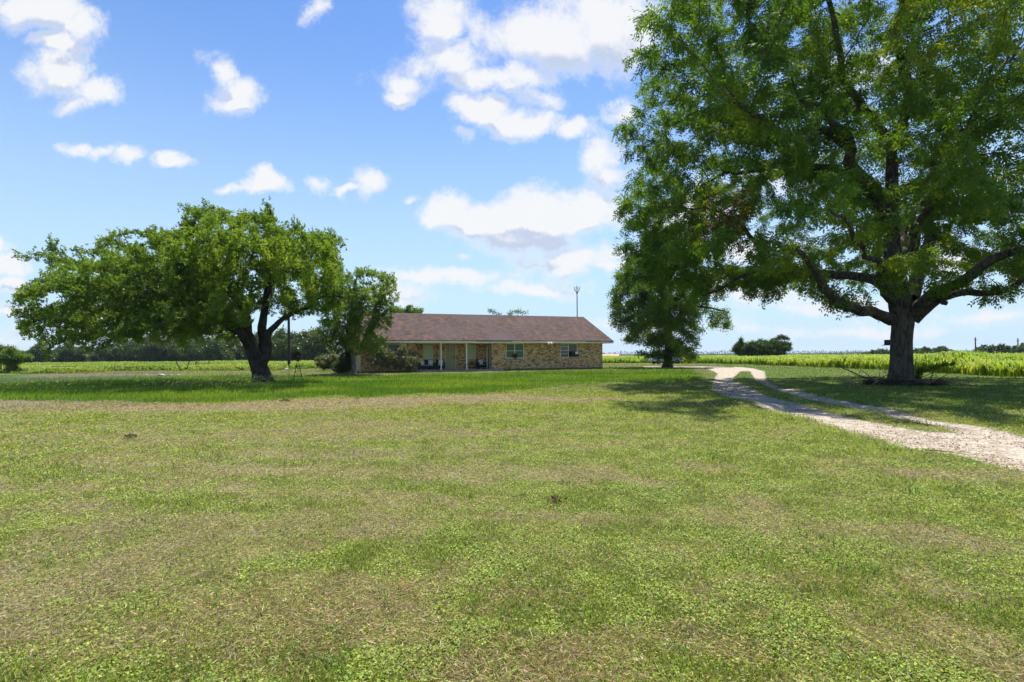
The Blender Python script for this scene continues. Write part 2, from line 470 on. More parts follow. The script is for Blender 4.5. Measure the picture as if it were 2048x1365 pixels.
# ------------------------------------------------------------------ materials
def leaf_mat(name, stops, trans=0.34, tr_tint=(1.35, 1.25, .45), rough=.45, spec=.35, attr='v', nscale=.0):
    m = new_mat(name); t = NT(m.node_tree)
    v = t.n('ShaderNodeAttribute', attribute_name=attr).outputs['Fac']
    c = t.ramp(v, stops)
    d = t.n('ShaderNodeBsdfPrincipled', inp={'Base Color': c, 'Roughness': rough}); d.inputs['Specular IOR Level'].default_value = spec
    tr = t.n('ShaderNodeBsdfTranslucent', inp={'Color': t.vmath('MULTIPLY', c, tr_tint)})
    mx = t.n('ShaderNodeMixShader', inp={0: trans, 1: d.outputs[0], 2: tr.outputs[0]})
    t.n('ShaderNodeOutputMaterial', inp={0: mx.outputs[0]})
    return m
def col_leaf_mat(name, trans=.3):
    m = new_mat(name); t = NT(m.node_tree)
    c = t.n('ShaderNodeAttribute', attribute_name='c').outputs['Color']
    d = t.n('ShaderNodeBsdfPrincipled', inp={'Base Color': c, 'Roughness': .6}); d.inputs['Specular IOR Level'].default_value = .2
    tr = t.n('ShaderNodeBsdfTranslucent', inp={'Color': t.vmath('MULTIPLY', c, (1.2, 1.15, .6))})
    mx = t.n('ShaderNodeMixShader', inp={0: trans, 1: d.outputs[0], 2: tr.outputs[0]})
    t.n('ShaderNodeOutputMaterial', inp={0: mx.outputs[0]})
    return m
def plain(name, col, rough=.7, spec=.3, metal=0.0, var=.25, scale=6.0, bump=.0, tint=None):
    m = new_mat(name); t = NT(m.node_tree)
    P = t.n('ShaderNodeTexCoord').outputs['Object']
    n = t.noise(scale, 5, P, .65)
    c2 = tint if tint else tuple(x * (1 - var) for x in col)
    c = t.mix(t.smooth(n, .35, .65), (*col, 1), (*c2, 1))
    kw = {'Base Color': c, 'Roughness': rough, 'Metallic': metal}
    if bump:
        kw['Normal'] = t.n('ShaderNodeBump', inp={'Height': t.noise(scale * 4, 4, P), 'Strength': bump, 'Distance': .02}).outputs[0]
    bs = t.n('ShaderNodeBsdfPrincipled', inp=kw); bs.inputs['Specular IOR Level'].default_value = spec
    t.n('ShaderNodeOutputMaterial', inp={0: bs.outputs[0]})
    return m
def bark_mat(name, c1, c2, sc_=5.0):
    m = new_mat(name); t = NT(m.node_tree)
    P = t.n('ShaderNodeTexCoord').outputs['Object']
    q = t.vmath('MULTIPLY', P, (1, 1, .22))
    n = t.noise(sc_ * 2.2, 6, q, .7, .4); n2 = t.noise(sc_ * .35, 3, P)
    c = t.mix(t.smooth(n, .36, .62), (*c1, 1), (*c2, 1))
    c = t.mix(t.math('MULTIPLY', t.smooth(n2, .5, .7), .5), c, (*[x * 1.35 for x in c2], 1))
    bp = t.n('ShaderNodeBump', inp={'Height': n, 'Strength': .9, 'Distance': .05})
    bs = t.n('ShaderNodeBsdfPrincipled', inp={'Base Color': c, 'Roughness': .92, 'Normal': bp.outputs[0]}); bs.inputs['Specular IOR Level'].default_value = .15
    t.n('ShaderNodeOutputMaterial', inp={0: bs.outputs[0]})
    return m
M = {}
M['bark_dark'] = bark_mat('pecan_bark', (.032, .026, .021), (.115, .096, .078))
M['bark_oak'] = bark_mat('oak_bark', (.024, .019, .016), (.070, .058, .048))
M['bark_grey'] = bark_mat('grey_stems', (.11, .095, .08), (.25, .225, .20))
M['pecan_leaf'] = leaf_mat('pecan_leaves', [(0, (.042, .098, .014)), (.35, (.080, .170, .020)), (.7, (.150, .260, .026)), (.9, (.280, .350, .034)), (.97, (.17, .065, .030)), (1, (.17, .065, .030))], .42, spec=.18, rough=.6)
M['oak_leaf'] = leaf_mat('oak_leaves', [(0, (.060, .120, .020)), (.4, (.120, .210, .028)), (.8, (.210, .320, .035)), (1, (.31, .40, .05))], .46, rough=.5, spec=.25)
M['far_leaf'] = leaf_mat('cedar_foliage', [(0, (.036, .070, .024)), (.5, (.066, .120, .034)), (.8, (.115, .170, .040)), (1, (.17, .22, .05))], .3)
M['bush_leaf'] = leaf_mat('vine_leaves', [(0, (.055, .075, .030)), (.5, (.13, .155, .065)), (.8, (.23, .24, .12)), (1, (.36, .35, .22))], .25)
M['young_leaf'] = leaf_mat('young_tree_leaves', [(0, (.035, .085, .012)), (.5, (.085, .170, .018)), (1, (.22, .30, .03))], .35)
M['grass'] = col_leaf_mat('grass_blades', .40)

# ------------------------------------------------------------------ leaf and tube generators
def norm(v): return v / np.maximum(np.linalg.norm(v, axis=-1, keepdims=True), 1e-9)
def leaf_quads(B, D, S, L, Wd):
    """B base, D axis, S side vector; L, Wd arrays -> verts, faces (diamond leaves, slightly folded)"""
    n = len(B); L = np.asarray(L)[:, None]; Wd = np.asarray(Wd)[:, None]
    N = np.cross(D, S)
    p0 = B; p1 = B + D * L * .45 + S * Wd * .5 + N * Wd * .12; p2 = B + D * L; p3 = B + D * L * .45 - S * Wd * .5 + N * Wd * .12
    V = np.stack([p0, p1, p2, p3], 1).reshape(-1, 3)
    F = np.arange(n * 4).reshape(n, 4)
    return V, F
def tubes(A, Bp, ra, rb, k):
    d = norm(Bp - A)
    up = np.where(np.abs(d[:, 2:3]) > .9, np.array([[1., 0, 0]]), np.array([[0, 0, 1.]]))
    u = norm(np.cross(d, up)); v = np.cross(d, u)
    an = np.arange(k) * 2 * np.pi / k
    ring = u[:, None, :] * np.cos(an)[None, :, None] + v[:, None, :] * np.sin(an)[None, :, None]
    V0 = A[:, None, :] + ring * ra[:, None, None]; V1 = Bp[:, None, :] + ring * rb[:, None, None]
    n = len(A)
    V = np.concatenate([V0, V1], 1).reshape(-1, 3)
    base = (np.arange(n) * 2 * k)[:, None]
    i = np.arange(k)[None]; j = (np.arange(k) + 1) % k
    F = np.stack([base + i, base + j[None], base + k + j[None], base + k + i], -1).reshape(-1, 4)
    return V, F
def catmull(pts, rad, step):
    P = [np.array(p, float) for p in pts]; P = [2 * P[0] - P[1]] + P + [2 * P[-1] - P[-2]]
    rr = [rad[0]] + list(rad) + [rad[-1]]
    out, ro = [], []
    for i in range(1, len(P) - 2):
        n = max(2, int(np.linalg.norm(P[i + 1] - P[i]) / step))
        for j in range(n):
            t = j / n; t2 = t * t; t3 = t2 * t
            out.append(.5 * ((2 * P[i]) + (-P[i - 1] + P[i + 1]) * t + (2 * P[i - 1] - 5 * P[i] + 4 * P[i + 1] - P[i + 2]) * t2 + (-P[i - 1] + 3 * P[i] - 3 * P[i + 1] + P[i + 2]) * t3))
            ro.append(rr[i] * (1 - t) + rr[i + 1] * t)
    out.append(P[-2]); ro.append(rr[-2])
    return np.array(out), np.array(ro)
def limb_mesh(path, rad, k=14, seed=0, ridge=.05, flare=None):
    """continuous tube along path with bark ridges"""
    n = len(path)
    d = norm(np.gradient(path, axis=0))
    ref = np.array([0.3, 1.0, 0.1]); ref = ref / np.linalg.norm(ref)
    u = norm(np.cross(d, np.tile(ref, (n, 1)))); v = np.cross(d, u)
    an = np.arange(k) * 2 * np.pi / k
    s = np.concatenate([[0], np.cumsum(np.linalg.norm(np.diff(path, axis=0), axis=1))])
    A, S_ = np.meshgrid(an, s)
    nz = (fbm(np.cos(A) * 2.2 + seed, np.sin(A) * 2.2, S_ * .9, o=3, seed=seed) - .5) * 2
    nz2 = np.abs(fbm(np.cos(A) * 7 + seed, np.sin(A) * 7, S_ * 1.6, o=2, seed=seed + 9) - .5) * 2
    rr = rad[:, None] * (1 + nz * .14 - nz2 * ridge * 2.2)
    if flare is not None:
        lob = 1 + .22 * np.sin(A * 5 + seed) * np.exp(-S_ / .45)
        rr = rr * (1 + flare * np.exp(-S_ / .35)) * lob
    V = path[:, None, :] + (u[:, None, :] * np.cos(an)[None, :, None] + v[:, None, :] * np.sin(an)[None, :, None]) * rr[:, :, None]
    V = V.reshape(-1, 3)
    i = np.arange(n - 1)[:, None] * k; a = np.arange(k)[None]; b = (np.arange(k) + 1)[None] % k
    F = np.stack([i + a, i + b, i + k + b, i + k + a], -1).reshape(-1, 4)
    return V, F
def grow(init, par, att, step, infl, kill, iters, rng, up=0.0, jit=.15):
    pos = [np.array(p) for p in init]; par = list(par)
    pos_a = np.array(pos); A = att.copy()
    nd = np.full(len(A), 1e9); ni = np.zeros(len(A), int)
    new0 = 0; alive = np.ones(len(A), bool)
    for it in range(iters):
        P = np.array(pos[new0:])
        if len(A) == 0: break
        for c in range(0, len(P) if len(P) else 0, 400):
            q = P[c:c + 400]
            D = np.linalg.norm(A[:, None, :] - q[None], axis=2)
            j = D.argmin(1); dj = D[np.arange(len(A)), j]
            m = dj < nd; nd[m] = dj[m]; ni[m] = new0 + c + j[m]
        keep = nd > kill
        A, nd, ni = A[keep], nd[keep], ni[keep]
        if len(A) == 0: break
        act = nd < infl
        if not act.any():
            act = nd < nd.min() * 1.3
        allp = np.array(pos)
        idx = ni[act]; dirs = norm(A[act] - allp[idx])
        uq, inv = np.unique(idx, return_inverse=True)
        s = np.zeros((len(uq), 3)); np.add.at(s, inv, dirs)
        s = norm(s) + rng.normal(0, jit, s.shape) + np.array([0, 0, up])
        s = norm(s)
        newp = allp[uq] + s * step
        okn = np.ones(len(newp), bool)
        for c in range(0, len(newp), 300):
            dd = np.linalg.norm(newp[c:c + 300, None, :] - allp[None], axis=2).min(1)
            okn[c:c + 300] = dd > step * .42
        new0 = len(pos)
        if not okn.all():       # attractors pulling the same spot again are dropped
            bad = set(uq[~okn].tolist()); drop = act & np.isin(ni, list(bad))
            A, nd, ni = A[~drop], nd[~drop], ni[~drop]
        for p, q in zip(newp[okn], uq[okn]): pos.append(p); par.append(int(q))
        if not okn.any() and len(A) == 0: break
    return np.array(pos), np.array(par)
def radii(pos, par, tip, e):
    n = len(pos); acc = np.zeros(n); r = np.zeros(n)
    for i in range(n - 1, -1, -1):
        r[i] = tip if acc[i] == 0 else acc[i] ** (1 / e)
        if par[i] >= 0: acc[par[i]] += r[i] ** e
    return r
def lump_points(lumps, n, rng, nf=.35, thr=.45, seed=0, shell=0.0):
    """attractors in a union of ellipsoids (cx,cy,cz,rx,ry,rz)"""
    vol = np.array([l[3] * l[4] * l[5] for l in lumps]); out = []
    tot = 0
    while tot < n:
        k = rng.choice(len(lumps), size=n * 2, p=vol / vol.sum())
        Lm = np.array(lumps)[k]
        d = norm(rng.normal(size=(n * 2, 3))) * (rng.random((n * 2, 1)) ** (1 / (3.0 + shell)))
        p = Lm[:, :3] + d * Lm[:, 3:6]
        nz = fbm(p[:, 0] * nf, p[:, 1] * nf, p[:, 2] * nf, o=2, seed=seed)
        p = p[nz > thr]
        out.append(p); tot += len(p)
    return np.concatenate(out)[:n]
def px_lump(px, py, Y, rx, rz, ry):
    c = W(px, py, Y); s = Y / 1024.0
    return (c.x, c.y, c.z, rx * s, ry, rz * s)

def make_tree(name, label, cat, base, limbs, lumps, natt, leafn, leaf, bark, lmat, rng, step=.5, infl=6, kill=.8, iters=90, tip=.012, e=2.35, thr_r=.03,
              pinnate=False, group=None, kmain=16, nf=.35, thr=.45, sag=.3, spread=.35, flare=.35, vfun=None, att=None, tuft=False, up=0.0, shell=0.0, maxr=.12, ridge=.05):
    """limbs: list of (parent index or -1, [(x,y,z)...], [radii...]); first one is the trunk."""
    root = empty(name, tuple(base)); tag(root, label, cat, group)
    O = np.array(base, float)
    init, par, lim_r, meshes = [], [], [], []
    ends = []
    for li, (pi, pts, rad) in enumerate(limbs):
        path, pr = catmull(pts, rad, step * .55)
        if li > 0 and len(path) > 4:      # a little wander so limbs are not smooth curves
            t = np.linspace(0, 1, len(path))[:, None]
            ll = np.arange(len(path)) * step * .55
            wn = np.stack([fbm(ll * .8 + li * 7, ll * 0, o=3, seed=60 + q) - .5 for q in range(3)], 1)
            path = path + wn * .9 * np.minimum(1, t * 5) * min(1.0, step * 1.4)
        st = len(init)
        if pi < 0: p0 = -1
        else:
            allp = np.array(init); p0 = int(np.argmin(np.linalg.norm(allp - path[0], axis=1)))
        for j, p in enumerate(path):
            init.append(p); par.append(p0 if j == 0 else st + j - 1); lim_r.append(pr[j])
        meshes.append((path, pr, li))
    if att is None: att = lump_points(lumps, natt, rng, nf, thr, seed=int(rng.integers(1000)), shell=shell)
    ninit = len(init)
    pos, par = grow(init, par, att, step, infl, kill, iters, rng, up=up)
    r = radii(pos, par, tip, e)
    r[ninit:] = np.minimum(r[ninit:], maxr)
    # trunk + limbs
    Vs, Fs, off = [], [], 0
    for path, pr, li in meshes:
        V, F = limb_mesh(path, pr, k=kmain if li == 0 else max(6, kmain // 2), seed=li + 3, flare=flare if li == 0 else None, ridge=ridge)
        Vs.append(V); Fs.append(F + off); off += len(V)
    tr = np_mesh('trunk', np.concatenate(Vs), np.concatenate(Fs), 4, bark, root, smooth=True, origin=O)
    ch = np.arange(ninit, len(pos)); pa = par[ch]
    A = pos[pa]; Bp = pos[ch]
    rb = r[ch]; ra = np.minimum(np.where(pa < ninit, rb * 1.25, r[pa]), rb * 1.35)
    big = rb > tip * 2.2
    Vs, Fs, off = [], [], 0
    for msk, k in ((big, 6), (~big, 3)):
        if msk.any():
            V, F = tubes(A[msk], Bp[msk] + (Bp[msk] - A[msk]) * .04, ra[msk], rb[msk], k)
            Vs.append(V); Fs.append(F + off); off += len(V)
    np_mesh('branches', np.concatenate(Vs), np.concatenate(Fs), 4, bark, root, smooth=True, origin=O)
    # foliage
    tw = rb < max(thr_r, tip * 1.7)
    A, Bp = A[tw], Bp[tw]
    n = len(A)
    L0, W0 = leaf
    if pinnate:
        ncomp = max(1, leafn // 9)
        k = rng.integers(0, n, ncomp); t = rng.random((ncomp, 1))
        o = A[k] * (1 - t) + Bp[k] * t
        d = norm(norm(Bp - A)[k] * .5 + norm(rng.normal(size=(ncomp, 3))) * .9 + np.array([0, 0, -sag]))
        o = o + norm(rng.normal(size=(ncomp, 3))) * (rng.random((ncomp, 1)) * spread)
        s = norm(np.cross(d, norm(rng.normal(size=(ncomp, 3)))))
        rl = L0 * 2.6 * (.7 + .6 * rng.random(ncomp))
        Bs, Ds, Ss, Ls, Ws = [], [], [], [], []
        for q in range(4):
            for sg in (-1, 1):
                tt = (q + 1) / 4.6
                Bs.append(o + d * (rl * tt)[:, None] + np.array([0, 0, -.10]) * (tt * tt))
                dd = norm(d * .55 + s * sg * .8 + np.array([0, 0, -.25]) + rng.normal(0, .15, (ncomp, 3)))
                Ds.append(dd); Ss.append(norm(np.cross(dd, np.cross(d, s)) + rng.normal(0, .3, (ncomp, 3))))
                Ls.append(L0 * (.75 + .5 * rng.random(ncomp))); Ws.append(W0 * (.8 + .4 * rng.random(ncomp)))
        Bs.append(o + d * rl[:, None]); Ds.append(norm(d + np.array([0, 0, -.3]))); Ss.append(s); Ls.append(np.full(ncomp, L0)); Ws.append(np.full(ncomp, W0))
        B_, D_, S_ = np.concatenate(Bs), np.concatenate(Ds), np.concatenate(Ss)
        Ll, Wl = np.concatenate(Ls), np.concatenate(Ws)
        rv = np.tile(rng.random(ncomp), 9)
    else:
        if tuft:      # tufts of leaves radiating at twig ends
            nt_ = max(1, leafn // 10)
            k = rng.integers(0, n, nt_); t = rng.random((nt_, 1))
            o = A[k] * (1 - t) + Bp[k] * t + rng.normal(size=(nt_, 3)) * spread * .5
            ax = norm(norm(Bp - A)[k] * .6 + rng.normal(size=(nt_, 3)) * .5 + np.array([0, 0, .35]))
            k2 = np.repeat(np.arange(nt_), 10); N_ = len(k2)
            B_ = o[k2] + ax[k2] * (rng.random((N_, 1)) * L0 * 1.6)
            D_ = norm(ax[k2] * .55 + norm(rng.normal(size=(N_, 3))))
            rv = rng.random(nt_)[k2]
        else:
            N_ = leafn
            k = rng.integers(0, n, N_); t = rng.random((N_, 1))
            B_ = A[k] * (1 - t) + Bp[k] * t + rng.normal(size=(N_, 3)) * spread * .5
            D_ = norm(norm(rng.normal(size=(N_, 3))) + np.array([0, 0, -sag]))
            rv = rng.random(N_)
        S_ = norm(np.cross(D_, norm(rng.normal(size=(N_, 3)))))
        Ll = L0 * (.7 + .6 * rng.random(N_)); Wl = W0 * (.75 + .5 * rng.random(N_))
    V, F = leaf_quads(B_, D_, S_, Ll, Wl)
    cl_ = fbm(B_[:, 0] * .45, B_[:, 1] * .45, B_[:, 2] * .45, o=2, seed=77)
    v = np.clip(.12 + .5 * sstep(.3, .7, cl_) * .9 + rv * .28 + rng.random(len(B_)) * .12, 0, .9)
    if vfun is not None: v = vfun(B_, v, rng)
    np_mesh('crown', V, F, 4, lmat, root, fattr=v, origin=O)
    return root

def ground_pt(px, py):
    x, y = G(px, py); return (x, y, gz(x, y))

# ================================================================== GROUND
build_ground()

# ================================================================== HOUSE
HO = Vector((8.75, 49.5, 0.13)); HR = R(20)
HM = Matrix.Translation(HO) @ Matrix.Rotation(HR, 4, 'Z')
def H(x, y, z): return HM @ Vector((x, y, z))
def brick_mat():
    m = new_mat('mottled_brick'); t = NT(m.node_tree)
    P = t.n('ShaderNodeTexCoord').outputs['Object']
    s = t.n('ShaderNodeSeparateXYZ', inp={0: P})
    geo = t.n('ShaderNodeTexCoord').outputs['Normal']
    sn = t.n('ShaderNodeSeparateXYZ', inp={0: geo})
    u = t.mix(t.math('GREATER_THAN', t.math('ABSOLUTE', sn.outputs[0]), .7), s.outputs[0], s.outputs[1])
    uv = t.n('ShaderNodeCombineXYZ', inp={0: u, 1: s.outputs[2]}).outputs[0]
    BW, BH = .20, .085
    row = t.math('FLOOR', t.math('DIVIDE', s.outputs[2], BH))
    off = t.math('MULTIPLY', t.math('MODULO', t.math('ABSOLUTE', row), 2.0), .5)
    uu = t.math('ADD', t.math('DIVIDE', u, BW), off)
    cell = t.n('ShaderNodeCombineXYZ', inp={0: t.math('FLOOR', uu), 1: row}).outputs[0]
    wn = t.n('ShaderNodeTexWhiteNoise', noise_dimensions='2D'); t.set(wn.inputs['Vector'], cell)
    fu = t.math('FRACT', uu); fv = t.math('FRACT', t.math('DIVIDE', s.outputs[2], BH))
    mort = t.math('MAXIMUM', t.math('LESS_THAN', fu, .05), t.math('LESS_THAN', fv, .12))
    c = t.ramp(wn.outputs['Value'], [(0, (.15, .080, .045)), (.16, (.25, .125, .060)), (.28, (.46, .265, .11)), (.6, (.66, .42, .185)), (.85, (.80, .56, .28)), (1, (.50, .30, .14))])
    c = t.mix(mort, c, (.50, .37, .22, 1))
    n = t.noise(1.1, 4, P)
    c = t.mix(t.math('MULTIPLY', t.smooth(n, .45, .7), .35), c, t.vmath('MULTIPLY', c, (.8, .72, .7)))
    bp = t.n('ShaderNodeBump', inp={'Height': t.math('SUBTRACT', 1.0, mort), 'Strength': .5, 'Distance': .01})
    bs = t.n('ShaderNodeBsdfPrincipled', inp={'Base Color': c, 'Roughness': .9, 'Normal': bp.outputs[0]})
    t.n('ShaderNodeOutputMaterial', inp={0: bs.outputs[0]})
    return m
def shingle_mat():
    m = new_mat('faded_red_shingles'); t = NT(m.node_tree)
    P = t.n('ShaderNodeTexCoord').outputs['Object']
    s = t.n('ShaderNodeSeparateXYZ', inp={0: P})
    uv = t.n('ShaderNodeCombineXYZ', inp={0: s.outputs[0], 1: t.math('MULTIPLY', s.outputs[1], 1.12)}).outputs[0]
    b = t.n('ShaderNodeTexBrick'); t.set(b.inputs['Vector'], uv)
    b.inputs['Color1'].default_value = (0, 0, 0, 1); b.inputs['Color2'].default_value = (1, 1, 1, 1); b.inputs['Mortar'].default_value = (.1, .1, .1, 1)
    b.inputs['Brick Width'].default_value = .32; b.inputs['Row Height'].default_value = .145; b.inputs['Mortar Size'].default_value = .006; b.inputs['Scale'].default_value = 1
    c = t.ramp(b.outputs[0], [(0, (.032, .020, .017)), (.4, (.056, .032, .026)), (.7, (.078, .043, .033)), (1, (.118, .066, .048))])
    n = t.noise(.55, 6, P, .65); n2 = t.noise(.25, 3, P)
    st = t.noise(1.0, 4, t.vmath('MULTIPLY', P, (1.6, .35, 1)), .6)
    c = t.mix(t.math('MULTIPLY', t.smooth(n, .44, .64), .6), c, (.052, .040, .043, 1))
    c = t.mix(t.math('MULTIPLY', t.smooth(st, .52, .68), .40), c, (.140, .070, .048, 1))
    c = t.mix(t.math('MULTIPLY', t.smooth(n2, .5, .68), .35), c, (.080, .060, .062, 1))
    bs = t.n('ShaderNodeBsdfPrincipled', inp={'Base Color': c, 'Roughness': .9}); bs.inputs['Specular IOR Level'].default_value = .25
    t.n('ShaderNodeOutputMaterial', inp={0: bs.outputs[0]})
    return m
M['brick'] = brick_mat(); M['shingle'] = shingle_mat()
M['cream'] = plain('cream_paint', (.62, .60, .40), .55, var=.12, scale=2)
M['white'] = plain('white_paint', (.88, .88, .80), .5, var=.1, scale=3)
M['gutter'] = plain('white_gutter_metal', (.94, .90, .72), .35, .5, var=.08)
M['soffit'] = plain('faded_yellow_green_trim', (.84, .76, .50), .7, var=.15)
M['door'] = plain('olive_tan_door', (.46, .40, .23), .5, var=.1)
M['shade'] = plain('pale_green_window_shade', (.58, .64, .42), .4, .3, var=.06)
M['blind'] = plain('grey_green_blinds', (.13, .165, .10), .3, .4, var=.15, scale=9)
M['darkglass'] = plain('dark_window_glass', (.012, .014, .016), .06, .8, var=.3)
M['concrete'] = plain('concrete', (.34, .32, .30), .9, var=.25, scale=3, bump=.3)
M['black'] = plain('black_wicker', (.012, .012, .013), .5, .4, var=.4, scale=30, bump=.6)
M['pillow'] = plain('white_pillow_cloth', (.70, .74, .80), .85, var=.06)
M['cushion'] = plain('grey_white_cushion', (.34, .36, .40), .85, var=.1)
M['steel'] = plain('dark_steel', (.10, .11, .12), .45, .5, metal=.6)
M['rust'] = plain('rusty_iron', (.075, .042, .028), .8, var=.4, scale=14)
M['wood_old'] = plain('weathered_wood', (.14, .11, .085), .9, var=.35, scale=5, bump=.4)
M['wood_dark'] = plain('dark_creosote_wood', (.045, .036, .030), .9, var=.3)
M['brown'] = plain('rusty_brown_paint', (.17, .085, .05), .7)
M['stone'] = plain('pale_stone', (.52, .48, .42), .9, var=.3, scale=9)
M['soil'] = plain('dark_soil', (.055, .045, .035), .95, var=.4, scale=20, bump=.8)

house = empty('brick_house', tuple(HO), HR)
tag(house, 'long low ranch house of mottled tan brick under a faded red shingle roof', 'house')
WT = 2.42
def wall_open(mb, x0, x1, y0, y1, z0, z1, ops):
    """wall along x with rectangular openings (ox0, ox1, oz0, oz1)"""
    xs = x0
    for (a, b_, c, d) in sorted(ops):
        mb.b(xs, a, y0, y1, z0, z1)
        if c > z0 + .01: mb.b(a, b_, y0, y1, z0, c)
        if d < z1 - .01: mb.b(a, b_, y0, y1, d, z1)
        xs = b_
    mb.b(xs, x1, y0, y1, z0, z1)
DEP = 10.8; XL = -22.4; PX0, PX1 = -17.9, -11.25; PD = 1.8
win_l = (-21.3, -19.3, .95, 2.36); win3 = (-9.88, -8.14, 1.08, 2.40); win4 = (-4.47, -2.70, 1.10, 2.40)
pw1 = (-17.04, -16.12, 1.02, 2.34); pw2 = (-13.0, -12.15, 1.02, 2.34); dr = (-15.02, -14.08, .14, 2.26)
mb = MB()
wall_open(mb, XL, PX0, 0, .2, -.15, WT, [win_l])
wall_open(mb, PX1, 0, 0, .2, -.15, WT, [win3, win4])
wall_open(mb, PX0, PX1, PD, PD + .2, -.15, WT, [pw1, dr, pw2])
mb.b(PX0 - .2, PX0, .2, PD + .2, -.15, WT)
mb.b(PX1, PX1 + .2, .2, .55, -.15, WT); mb.b(PX1, PX1 + .2, 1.45, PD + .2, -.15, WT); mb.b(PX1, PX1 + .2, .55, 1.45, 2.2, WT)
mb.b(XL, XL + .2, .2, DEP, -.15, WT); mb.b(-.2, 0, .2, DEP, -.15, WT); mb.b(XL + .2, -.2, DEP - .2, DEP, -.15, WT)
mb.build('wall', M['brick'], house)
# gable ends and floor slab inside (dark interior)
mb = MB()
mb.bm.free()
for gx in (XL, -.2):
    mb = MB(); mb.prism([(gx + .003, -.0, WT), (gx + .003, DEP, WT), (gx + .003, DEP / 2, 5.10)], (.194, 0, 0))
    mb.build('gable', M['cream'], house)
mb = MB(); mb.b(XL + .2, -.2, PD + .2, DEP - .2, -.1, .12); mb.build('floor', M['concrete'], house)
mb = MB(); mb.b(XL + .25, -.25, PD + 2.2, PD + 2.3, .12, WT); mb.build('inner_wall', plain('dim_interior', (.05, .045, .04), .9), house)
# roof: front and back slopes with real thickness
OV = .55; GX0, GX1 = XL - .85, .88; EZ = 2.60; RZ = 5.30; MY = DEP / 2
nrm_t = .10
mb = MB()
mb.prism([(GX0, -OV, EZ - .03), (GX0, -OV, EZ + .06), (GX0, MY, RZ + .06), (GX0, DEP + OV, EZ + .06), (GX0, DEP + OV, EZ - .03), (GX0, MY, RZ - .05)], (GX1 - GX0, 0, 0))
roof = mb.build('roof', M['shingle'], house)
mb = MB(); mb.prism([(GX0, MY - .16, RZ - .01), (GX0, MY, RZ + .10), (GX0, MY + .16, RZ - .01)], (GX1 - GX0, 0, 0)); mb.build('ridge_cap', plain('ridge_shingles', (.10, .065, .06), .9), roof)
mb = MB(); mb.b(GX0 + .02, GX1 - .02, -OV + .02, DEP + OV - .02, WT + .003, WT + .04); mb.build('soffit', M['soffit'], house)
mb = MB()
mb.b(GX0 + .01, GX1 - .01, -OV - .02, -OV + .018, WT - .01, EZ - .035)
mb.b(GX0 + .01, GX1 - .01, DEP + OV - .018, DEP + OV + .02, WT - .01, EZ - .035)
mb.build('fascia', M['soffit'], house)
for gx in (GX0 - .03, GX1 - .01):
    mb = MB(); mb.prism([(gx, -OV, EZ - .12), (gx, -OV, EZ + .05), (gx, MY, RZ + .05), (gx, DEP + OV, EZ + .05), (gx, DEP + OV, EZ - .12), (gx, MY, RZ - .14)], (.04, 0, 0))
    mb.build('rake_board', M['steel'], house)
def px_x(px, y=0.0):
    a = ray(px, 700)[0]; ox, oy = HO.x - math.sin(HR) * y, HO.y + math.cos(HR) * y
    return (oy * a - ox) / (math.cos(HR) - math.sin(HR) * a)
for x0, x1 in ((GX0 + .3, px_x(951, -OV)), (px_x(1024, -OV), px_x(1171, -OV))):
    mb = MB(); mb.prism([(x0, -OV - .022, EZ - .02), (x0, -OV - .14, EZ - .02), (x0, -OV - .14, EZ - .12), (x0, -OV - .08, EZ - .185), (x0, -OV - .022, EZ - .185)], (x1 - x0, 0, 0))
    mb.build('gutter', M['gutter'], house)
def window(op, y, pane_mat, frame_mat, vbars=(), hbars=(), sill=True, name='window'):
    x0, x1, z0, z1 = op; f = .05
    mb = MB()
    mb.b(x0, x0 + f, y + .03, y + .09, z0, z1).b(x1 - f, x1, y + .03, y + .09, z0, z1).b(x0 + f, x1 - f, y + .03, y + .09, z1 - f, z1).b(x0 + f, x1 - f, y + .03, y + .09, z0, z0 + f)
    o = mb.build(name, frame_mat, house)
    mb = MB(); mb.b(x0 + f, x1 - f, y + .065, y + .08, z0 + f, z1 - f); mb.build('pane', pane_mat, o)
    mb = MB(); k = 0
    for v in vbars: mb.b(v - .03, v + .03, y + .04, y + .064, z0 + f, z1 - f); k = 1
    for (hz, ha, hb) in hbars: mb.b(ha, hb, y + .045, y + .062, hz - .018, hz + .018); k = 1
    if k: mb.build('glazing_bars', frame_mat, o)
    else: mb.bm.free()
    if sill:
        mb = MB(); mb.b(x0 - .05, x1 + .05, y - .05, y + .03, z0 - .07, z0 - .002); mb.build('sill', M['stone'], o)
    return o
def hb(op, n): return [(op[2] + (op[3] - op[2]) * (i + 1) / (n + 1), op[0] + .05, op[1] - .05) for i in range(n)]
window(win_l, 0, M['blind'], M['white'], vbars=(-20.3,), hbars=hb(win_l, 1))
window(win3, 0, M['blind'], M['white'], vbars=(-9.02,), hbars=[(1.74, win3[0] + .05, win3[1] - .05)])
mid = (win4[0] + win4[1]) / 2 - .04
o = window(win4, 0, M['darkglass'], M['white'], vbars=(mid,), hbars=[(z, win4[0] + .05, mid - .03) for z in (1.43, 1.76, 2.12)])
mb = MB(); mb.b(mid + .03, win4[1] - .05, .055, .064, 1.75, 2.35); mb.build('blind', M['blind'], o)
window(pw1, PD, M['shade'], M['cream'], hbars=hb(pw1, 3))
window(pw2, PD, M['shade'], M['cream'], hbars=hb(pw2, 3))
